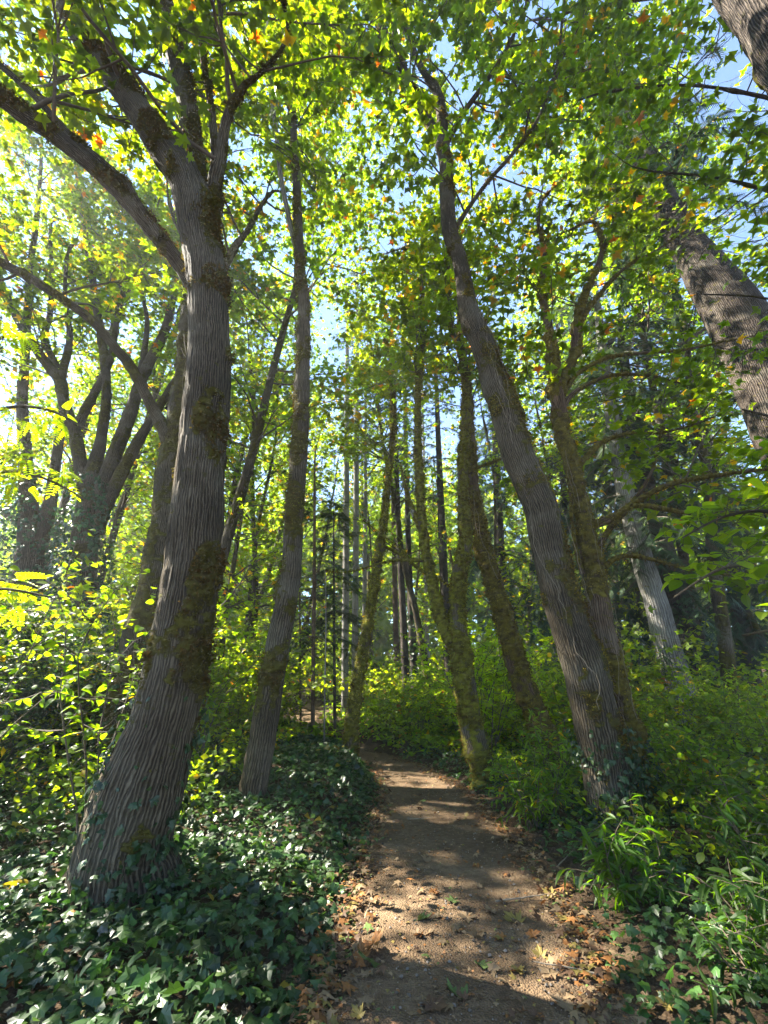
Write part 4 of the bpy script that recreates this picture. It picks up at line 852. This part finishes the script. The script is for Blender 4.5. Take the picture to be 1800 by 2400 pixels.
for (u, Y, p, sc, w) in spots:
    x = uY(u, Y); src = protos[p]
    loc = (x, Y, Hs(x, Y) - .03)
    if p not in used:
        used.add(p); src.location = loc; src.scale = (sc,) * 3; src['label'] = BLAB[p].format(w)
    else: copy_tree(src, loc, prng.uniform(0, 6.28), sc * prng.uniform(.85, 1.15), BLAB[p].format(w), BG)

# ferns
def fern(x, y, seed, label, n=13, size=.75, base=(.11, .14, .025), group='sunlit ferns at the right'):
    rng = np.random.default_rng(seed); z = Hs(x, y); loc = np.array([x, y, z]); root = thing('fern', loc, label, 'fern', group)
    for k in range(n):
        a = 2 * math.pi * k / n + rng.uniform(-.2, .2); e = rng.uniform(.5, 1.1)
        D = np.array([math.cos(a), math.sin(a), e]); D = D / np.linalg.norm(D); Nn = np.array([-math.cos(a) * e, -math.sin(a) * e, 1.])
        V, F, C, _ = inst('fern', loc[None] + 0, D[None], norm(Nn)[None], size * rng.uniform(.75, 1.15), hued(rng, 1, base, .2))
        o = mk('frond', V, F, M_LEAF, root, {'col': ('FLOAT_COLOR', np.c_[C, np.ones(len(C))])}, loc)
for k, (x, y, lb) in enumerate([(4.4, 7.4, 'yellowed fern nearest the stout maple in the sunny patch'), (5.3, 7.9, 'pale fern in the middle of the sunny patch at the right'), (6.2, 8.3, 'fern at the right end of the sunny patch'), (4.9, 9.0, 'fern at the back of the sunny patch'), (5.9, 9.6, 'small fern behind the sunny patch'), (3.9, 8.4, 'fern behind the reddish mossy maple'), (6.6, 7.0, 'fern close to the right edge')]):
    fern(x, y, 400 + k, lb)
fern(2.0, 13.6, 420, 'dark green fern at the edge of the path beyond the forked maple', base=(.04, .09, .02), group=None); fern(1.3, 14.2, 421, 'dark fern right of the path bend', base=(.04, .09, .02), group=None)

# branch of broad leaves reaching in from the right; pinnate leaves hanging at the left
build_tree('mulberry_tree', 'tree past the right edge whose branches of broad bright leaves reach in', 'tree', [
    dict(p=[(2250, 2100, 60), (2200, 1700, 50), (2120, 1450, 40), (2040, 1250, 30)]),
    dict(p=[(2120, 1450, 20), (1960, 1390, 13), (1820, 1340, 9), (1700, 1330, 7), (1580, 1400, 4)]),
    dict(p=[(2090, 1350, 18), (1940, 1250, 12), (1810, 1200, 9), (1700, 1210, 6), (1600, 1260, 4)]),
    dict(p=[(2060, 1300, 16), (1940, 1100, 11), (1830, 990, 8), (1740, 960, 4)]),
    dict(p=[(2200, 1700, 16), (1990, 1560, 11), (1850, 1480, 8), (1740, 1490, 5)])],
    4.4, seg=16, step=.1, seed=91, crown=dict(**{'from': [(1, 9, .35, 1), (2, 10, .3, 1), (3, 5, .4, 1), (4, 6, .35, 1)], 'L': (.35, .8), 'nsub': 4, 'dens': 13, 'sub': .6, 'size': .135, 'tn': 'oval_hi', 'tn_single': 'oval_hi', 'flat': .28, 'mul': 1, 'dmul': 1.2, 'off': .05, 'lift': .0, 'near': 1.5, 'singles': 260, 'col': (.065, .13, .016), 'autumn': .01, 'r': .006}))
build_tree('ash_tree', 'ash past the left edge with glowing feathery leaves hanging into view', 'tree', [
    dict(p=[(-520, 2000, 60), (-440, 1500, 48), (-360, 1150, 36), (-300, 900, 28)]),
    dict(p=[(-380, 1200, 16), (-160, 1040, 11), (0, 960, 8), (110, 960, 6), (210, 1010, 3)]),
    dict(p=[(-360, 1150, 16), (-160, 900, 11), (-20, 800, 8), (60, 790, 5), (120, 830, 3)]),
    dict(p=[(-400, 1300, 16), (-200, 1200, 11), (-20, 1110, 8), (100, 1120, 5), (215, 1180, 3)]),
    dict(p=[(-420, 1400, 14), (-200, 1420, 10), (-20, 1380, 7), (120, 1400, 4)])],
    4.6, seg=14, step=.1, seed=93, crown=dict(**{'from': [(1, 9, .4, 1), (2, 8, .4, 1), (3, 9, .4, 1), (4, 5, .4, 1)], 'L': (.3, .6), 'nsub': 2, 'dens': 7, 'size': .25, 'tn': 'pinnate', 'tn_single': 'pinnate', 'flat': .35, 'mul': 1, 'dmul': 1.2, 'off': .03, 'lift': .0, 'near': 1.5, 'singles': 110, 'col': (.10, .175, .016), 'autumn': .0, 'r': .006}))

# ------------------------------------------------------------------ background trees (each a thing; copies share meshes)
def bg_tree(seed, h, r, nbr, tn, size, base, dens, L=(2, 4.5), clear=.22, autumn=.05):
    rng = np.random.default_rng(seed); loc = np.array([0, -60. - seed, 0.]); root = thing('maple_tree', loc, 'x', 'tree', 'maples of the wood behind')
    P, _ = wander(rng, loc - np.array([0, 0, .5]), np.array([rng.normal() * .08, rng.normal() * .05, 1.]), h, 9, .06, .05); R = np.linspace(r, r * .15, 10)
    t = tube(P, R, .6, 12, lump=.08, moss=.55, seed=seed, flare=(.5, .3)); put_tube('trunk', t, M_BARK, root, loc)
    q, d, rr = sample_stem(rng, P, R, nbr, clear, .98); a = norm(rng.normal(size=(nbr, 3)) * np.array([1, 1, .2])); dirs = norm(a + np.array([0, 0, .5]))
    polys, A, AD = grow(rng, q, dirs, np.minimum(rr * .5, .04), L, 6, dens=dens)
    Pp, D, N = leaf_arrays(rng, A, AD, .25, .55)
    put_tube('twig', thin_raw([(p, np.maximum(x, .006)) for p, x in polys], 3), M_TWIG, root, loc, kind='stuff')
    foliage(root, loc, tn, M_LEAF, Pp, D, N, size * rng.uniform(.6, 1.3, len(Pp)), hued(rng, len(Pp), base, .25, autumn), rng=rng, cull=False)
    return root
bgp = [bg_tree(501, 17, .17, 34, 'maple_low', .24, (.075, .135, .014), 5.5), bg_tree(502, 20, .2, 38, 'maple_low', .26, (.065, .125, .014), 5, clear=.3), bg_tree(503, 16, .10, 42, 'maple_low', .19, (.085, .145, .013), 8, L=(1.5, 3.2), clear=.2, autumn=.06), bg_tree(504, 23, .22, 44, 'clump', .36, (.06, .12, .016), 4, clear=.3)]
bgspots = [(520, 14, 2), (590, 18, 0), (400, 19, 0), (300, 18, 2), (210, 24, 1), (80, 22, 0), (540, 25, 1), (690, 27, 0), (460, 32, 3), (620, 36, 3), (300, 32, 3), (120, 33, 3), (-60, 26, 3),
    (870, 34, 3), (970, 31, 0), (1060, 36, 3), (1120, 27, 0), (1200, 18, 2), (1250, 31, 1), (1350, 17, 2), (1340, 36, 3), (1470, 24, 0), (1570, 19, 2), (1600, 32, 3), (1690, 24, 0), (1790, 21, 1), (1850, 16, 0), (1900, 30, 3)]
def where(u):
    for lim, w in ((-1, 'just past the left edge'), (200, 'behind the ivy clad trunks'), (420, 'behind the massive maple'), (600, 'behind the slender maple'), (790, 'above the rising path'), (900, 'behind the silvery firs'), (1010, 'behind the middle firs'), (1120, 'behind the forked maple'), (1260, 'behind the brown leaning maple'), (1420, 'behind the stout leaner'), (1620, 'behind the pale grey fir'), (1801, 'behind the hanging branch at the right'), (9999, 'just past the right edge')):
        if u < lim: return w
bgp.append(bg_tree(505, 25, .19, 60, 'maple_low', .24, (.06, .12, .013), 7, L=(2.2, 4.6), clear=.34, autumn=.05))
bgspots += [(880, 26, 2), (560, 17, 2), (150, 18.5, 4), (20, 15.5, 4), (335, 16.5, 2), (100, 17.5, 2), (230, 20, 0), (660, 19, 2), (420, 13, 4), (1030, 19, 4), (1340, 17, 4), (1660, 16, 4), (1690, 13.5, 4), (430, 17, 4)]
used = set(); KIND = ['leafy maple', 'tall maple', 'small golden-green maple', 'very tall pale maple', 'slender high crowned maple']
for (u, Y, p) in bgspots:
    x = uY(u, Y); loc = (x, Y, Hs(x, Y)); sc = prng.uniform(.88, 1.15)
    lab = '%s %s, %s' % (KIND[p], where(u), 'close by' if Y < 14 else 'near' if Y < 20 else ('deep' if Y < 30 else 'farthest'))
    if p not in used:
        used.add(p); bgp[p].location = loc; bgp[p]['label'] = lab
    else: copy_tree(bgp[p], loc, prng.uniform(0, 6.28), sc, lab)
for (x, y, rz, w) in [(-8.2, 3.6, 4., 'added outside the left edge to shade the near path')]:
    copy_tree(bgp[4], (x, y, Hs(x, y)), rz, .92, 'high crowned maple ' + w)  # extra tree beside the frame, added so its crown shades the path
same = {}
for o in scene.objects:
    if o.parent is None and o.get('group') == 'maples of the wood behind': same.setdefault(o['label'], []).append(o)
for lab, os_ in same.items():
    if len(os_) > 1:
        os_.sort(key=lambda q: q.location.x / q.location.y)
        for k, o in enumerate(os_): o['label'] = lab + ', ' + (['left one of two', 'right one of two'] if len(os_) == 2 else ['leftmost', 'middle one', 'rightmost', 'rightmost'])[min(k, 3)]
# far wood, one mass
rng = np.random.default_rng(9); n = 42000
yy = rng.uniform(42, 75, n); ang = rng.uniform(-52, 52, n); x = yy * np.tan(np.radians(ang)); cl = fbm(np.stack([x * .18, yy * .18, 0 * x], -1), 2)
hh = (18 + 14 * cl); z = H(x, yy) + hh * rng.random(n) ** .8
P = np.stack([x, yy, z], -1) + rng.normal(size=(n, 3)) * .5; keep = fbm(P * .33, 2) > -.18; P = P[keep]; n = len(P)
V, F, C, _ = inst('clump', P, norm(rng.normal(size=(n, 3))), norm(rng.normal(size=(n, 3)) * .8 + np.array([0, 0, 1.])), rng.uniform(.7, 1.5, n), hued(rng, n, (.06, .11, .02), .3))
tag(mk('far_wood', V, F, M_LEAF, None, {'col': ('FLOAT_COLOR', np.c_[C, np.ones(len(C))])}), 'far green wood closing the view behind all the trees', kind='stuff')

# ------------------------------------------------------------------ ground cover
def cover(name, label, n, xr, yr, cond, tn, size, base, seed, hmax=.18, mat=None, autumn=.0, tilt=.5, dead=0.):
    rng = np.random.default_rng(seed); y = yr[0] + (yr[1] - yr[0]) * rng.random(n) ** 1.35; x = rng.uniform(*xr, n); c, w = path_c(y); d = np.abs(x - c) - w
    k = cond(x, y, d, rng.random(n)) & (np.abs(x) < y * 1.05 + 1.2); x, y, d = x[k], y[k], d[k]; n = len(x)
    hump = .5 + .5 * fbm(np.stack([x * 1.8, y * 1.8, 0 * x + seed], -1), 3)
    z = H(x, y) + .01 + hmax * (.15 + 1.5 * hump) * rng.random(n) ** .6 * sstep(-.1, .5, d)
    P = np.stack([x, y, z], -1); D = norm(rng.normal(size=(n, 3)) * np.array([1, 1, .3]) + np.array([0, 0, -.15])); N = norm(np.array([0, -.12, 1.]) + rng.normal(size=(n, 3)) * tilt)
    S = size * rng.uniform(.35, 1.45, n) * (1 + .045 * np.clip(y - 5, 0, 12)); C = hued(rng, n, base, .42, autumn)
    near_ = y < 5.2; Vs, Fs, Cs, off = [], [], [], 0
    for mk_, tname in ((near_, tn), (~near_, {'ivy': 'ivy_low', 'oval': 'oval_low'}.get(tn, tn))):
        if mk_.sum():
            a_, b_, c_, _ = inst(tname, P[mk_], D[mk_], N[mk_], S[mk_], C[mk_]); Vs.append(a_); Fs.append(b_ + off); Cs.append(c_); off += len(a_)
    V, F, Cc = np.concatenate(Vs), np.concatenate(Fs), np.concatenate(Cs)
    tag(mk(name, V, F, mat or M_IVY, None, {'col': ('FLOAT_COLOR', np.c_[Cc, np.ones(len(Cc))])}), label, kind='stuff')
def left(x, y): return x < path_c(y)[0]
cover('ivy_ground_cover', 'dark glossy ivy carpeting the bank left of the path', 62000, (-12, 1), (2.2, 13), lambda x, y, d, r: left(x, y) & (d > -.08 + .28 * r) , 'ivy', .085, (.021, .054, .018), 601, hmax=.2, autumn=.012)
cover('ivy_ground_cover', 'paler ivy and low plants scattered along the left path edge', 9000, (-8, 1), (2.5, 13), lambda x, y, d, r: left(x, y) & (d > -.1) & (d < 1.4), 'oval', .06, (.05, .10, .02), 602, hmax=.14, autumn=.05)
cover('ivy_ground_cover', 'ivy and herbs creeping along the right path edge', 26000, (0, 9), (2.4, 13), lambda x, y, d, r: (~left(x, y)) & (d > .02 + .4 * r), 'ivy', .07, (.032, .078, .024), 603, hmax=.14)
cover('low_herbs', 'bright low herbs covering the ground at the right', 26000, (0, 14), (4.5, 16), lambda x, y, d, r: (~left(x, y)) & (d > .5 + .7 * r), 'oval', .075, (.07, .125, .02), 604, hmax=.34, mat=M_LEAF, autumn=.05, tilt=.7)
cover('low_herbs', 'sunny low herbs in the wood beyond the bend', 42000, (-26, 26), (12, 38), lambda x, y, d, r: (d > .1 + .3 * r), 'ivy_low', .13, (.06, .12, .022), 605, hmax=.4, mat=M_LEAF, autumn=.03, tilt=.7)
cover('low_herbs', 'sunlit low leaves under the trees at the far left', 20000, (-14, -2), (5.5, 16), lambda x, y, d, r: left(x, y) & (d > 1.6), 'oval', .085, (.07, .125, .018), 606, hmax=.6, mat=M_LEAF, autumn=.05, tilt=.7)

# ------------------------------------------------------------------ fallen leaves and litter
PAL = [((.30, .205, .11), 'tan'), ((.34, .15, .045), 'orange brown'), ((.30, .23, .06), 'yellow'), ((.16, .09, .05), 'dark brown'), ((.15, .22, .06), 'green')]
def litter(n, yr, size, seed, label, edge, hz=.012):
    rng = np.random.default_rng(seed); y = yr[0] + (yr[1] - yr[0]) * rng.random(n) ** 1.3; c, w = path_c(y)
    t = np.where(rng.random(n) < edge, np.sign(rng.normal(size=n)) * rng.normal(.97, .12, n), rng.uniform(-1.1, 1.1, n)); x = c + t * w
    z = H(x, y) + .03 + hz * rng.random(n); P = np.stack([x, y, z], -1); m = len(x)
    D = norm(rng.normal(size=(m, 3)) * np.array([1, 1, .15])); N = norm(np.array([0, 0, 1.]) + rng.normal(size=(m, 3)) * .3)
    pal = np.array([p[0] for p in PAL]); C = pal[rng.choice(5, m, p=[.36, .24, .1, .25, .05])] * rng.uniform(.5, 1.15, (m, 1)) * .75
    V, F, Cc, _ = inst('ivy_low' if size < .05 else 'maple_mid', P, D, N, size * rng.uniform(.4, 1.3, m), C)
    tag(mk('leaf_litter', V, F, M_DEAD, None, {'col': ('FLOAT_COLOR', np.c_[Cc, np.ones(len(Cc))])}), label, kind='stuff')
litter(7000, (2.6, 14), .028, 701, 'tiny scraps of broken leaf strewn over the path', .55)
litter(1700, (2.8, 12), .075, 702, 'brown leaf fragments gathered along both path edges', .88, .03)
rng = np.random.default_rng(703); n = 1600; y = 2.6 + 9 * rng.random(n) ** 1.4; c, w = path_c(y); x = c + w * rng.uniform(-1, 1, n)
ov = np.array([(1, 0, 0), (-1, 0, 0), (0, 1, 0), (0, -1, 0), (0, 0, .7), (0, 0, -.7), (.6, .6, .35), (-.6, -.5, .4)], float)
of = np.array([(0, 6, 4), (6, 2, 4), (2, 1, 4), (1, 7, 4), (7, 3, 4), (3, 0, 4), (0, 2, 6), (1, 3, 7), (0, 3, 5), (3, 1, 5), (1, 2, 5), (2, 0, 5)]); T['pebble'] = (ov, of)
V, F, Cc, _ = inst('pebble', np.stack([x, y, H(x, y) + .022], -1), norm(rng.normal(size=(n, 3)) * np.array([1, 1, .2])), norm(np.array([0, 0, 1.]) + rng.normal(size=(n, 3)) * .2), .004 + .011 * rng.random(n) ** 4, np.array([.2, .17, .14])[None] * rng.uniform(.4, 1.3, (n, 1)))
tag(mk('gravel', V, F, M_DEAD, None, {'col': ('FLOAT_COLOR', np.c_[Cc, np.ones(len(Cc))])}), 'small grit and pebbles trodden into the dirt path', kind='stuff')
tv, tf = T['maple_hi']; rng = np.random.default_rng(88); FL = []
for k, (c, nm) in enumerate(PAL):
    for j in range(2):
        vv = tv * np.array([1, 1, rng.uniform(-1.6, 1.2)]); vv[:, 2] += .12 * noise(vv * 4 + k * 7 + j); vv = vv - vv.mean(0)
        t_ = mk('fallen_leaf', vv, tf, M_DEAD, None, {'col': ('FLOAT_COLOR', np.c_[np.repeat(np.array(c)[None] * .62, len(vv), 0), np.ones(len(vv))])}); FL.append(t_.data); bpy.data.objects.remove(t_)
def drop(u, v, ki, size, lab=None, lift=.0, tilt=.18):
    b = (1200 - v) / 1000.; s = -(CAMZ - .03) / (ST + b * CT); x = s * (u - 900) / 1000.; y = s * (CT - b * ST); z = Hs(x, y)
    for _ in range(3): s = -(CAMZ - z - .03) / (ST + b * CT); x = s * (u - 900) / 1000.; y = s * (CT - b * ST); z = Hs(x, y)
    o = bpy.data.objects.new('fallen_leaf', FL[ki * 2 + int(rng.integers(0, 2))]); col.objects.link(o)
    o.location = (x, y, z + .035 + lift); o.rotation_euler = (rng.normal() * tilt, rng.normal() * tilt, rng.uniform(0, 6.28)); o.scale = (size,) * 3
    c, w = path_c(y); pl = 'on the open path' if abs(x - c) < w * .6 else ('at the left edge of the path' if x < c else 'at the right edge of the path')
    ns = 'nearest stretch' if v > 2220 else ('middle stretch' if v > 2050 else 'far stretch')
    tag(o, lab or '%s %s fallen maple leaf %s, %s' % ('small' if size < .06 else ('broad' if size > .085 else 'middling'), PAL[ki][1], pl, ns), 'leaf', 'fallen maple leaves on the path')
for (u, v, k, s, lab) in [(868, 2225, 1, .19, 'big curled orange leaf standing up in the sun at the left path edge'), (845, 2252, 1, .13, 'second curled orange leaf beside the big orange one'), (860, 2262, 4, .16, 'large flat green leaf below the curled orange leaf'), (1290, 2092, 2, .13, 'pale yellow leaf catching the sun near the long leaved bush'), (1202, 2150, 2, .17, 'yellow leaf lying on a clump at the right of the path'), (1095, 2150, 0, .14, None), (1150, 2135, 0, .12, None),
                       (1112, 2192, 0, .11, 'small upright tan leaf in the middle of the sun streak'), (1070, 2178, 0, .10, None), (1072, 2325, 4, .15, 'greenish grey leaf lying flat at the bottom middle of the path'), (1132, 2262, 4, .11, None), (1218, 2275, 2, .10, None), (1155, 2275, 0, .09, None), (1285, 2280, 0, .11, None), (1020, 2355, 3, .16, 'dark red brown leaf at the bottom of the path'), (1500, 2270, 2, .14, None), (1000, 2015, 0, .14, None), (880, 2110, 0, .14, None), (1320, 2350, 0, .13, None),
                       (830, 2120, 3, .12, None), (1060, 2110, 4, .12, None), (990, 2150, 4, .13, None), (1250, 2190, 1, .1, None), (700, 2330, 1, .12, None), (770, 2290, 1, .12, 'orange leaf lying in the left edge litter'), (60, 2290, 1, .16, 'reddish leaf on the ivy at the lower left')]:
    drop(u, v, k, s, lab, lift=.03 if 'curled' in (lab or '') else 0, tilt=.6 if 'curled' in (lab or '') or 'upright' in (lab or '') else .18)
for k in range(95):
    v = 1860 + 530 * rng.random() ** .8; f = (v - 1850) / 550.; c = 1020 + 60 * f; w = (110 + 330 * f)
    u = c + w * (rng.uniform(-1, 1) if rng.random() < .5 else np.sign(rng.normal()) * rng.normal(1, .15))
    drop(u, v, int(rng.choice(5, p=[.38, .22, .12, .2, .08])), rng.uniform(.04, .10))
# fallen twigs
for k, (x, y, a, l) in enumerate([(.9, 4.4, .4, .5), (-.4, 5.2, 2.2, .35), (1.6, 5.0, 1.0, .6), (.3, 6.8, .2, .4), (1.35, 3.4, 2.6, .45), (-.25, 3.9, .9, .5)]):
    z = Hs(x, y); rg = np.random.default_rng(900 + k); P, _ = wander(rg, np.array([x, y, z + .035]), np.array([math.cos(a), math.sin(a), 0]), l, 6, .12, 0); P[:, 2] = H(P[:, 0], P[:, 1]) + .035
    t = thin_raw([(P, np.linspace(.007, .003, 7))], 5)
    o = mk('fallen_twig', t['V'], t['F'], M_VINE, None, smooth=True); tag(o, ['thin dry twig across the near path', 'short twig at the left side of the path', 'long twig beside the right bushes', 'small twig on the path further along', 'twig in the litter at the right bottom', 'twig in the litter at the left bottom'][k], 'twig', 'dry twigs on the path')

# ------------------------------------------------------------------ pale haze volume, added to brighten the far centre
hm, hn, hl = newmat('brightening_haze'); hn.remove(hn['Principled BSDF'])
pv = hn.new('ShaderNodeVolumePrincipled'); pv.inputs['Density'].default_value = .0012; pv.inputs['Color'].default_value = (.95, .97, 1, 1); pv.inputs['Anisotropy'].default_value = .3
hl.new(pv.outputs[0], hn['Material Output'].inputs['Volume'])
bx0, bx1, by0, by1, bz0, bz1 = -60, 60, -14, 84, -4, 42
V = np.array([(x, y, z) for x in (bx0, bx1) for y in (by0, by1) for z in (bz0, bz1)], float)
F = np.array([(0, 1, 3, 2), (4, 6, 7, 5), (0, 4, 5, 1), (2, 3, 7, 6), (0, 2, 6, 4), (1, 5, 7, 3)])
tag(mk('haze', V, F, hm), 'thin pale haze added to brighten the middle of the wood', kind='stuff')
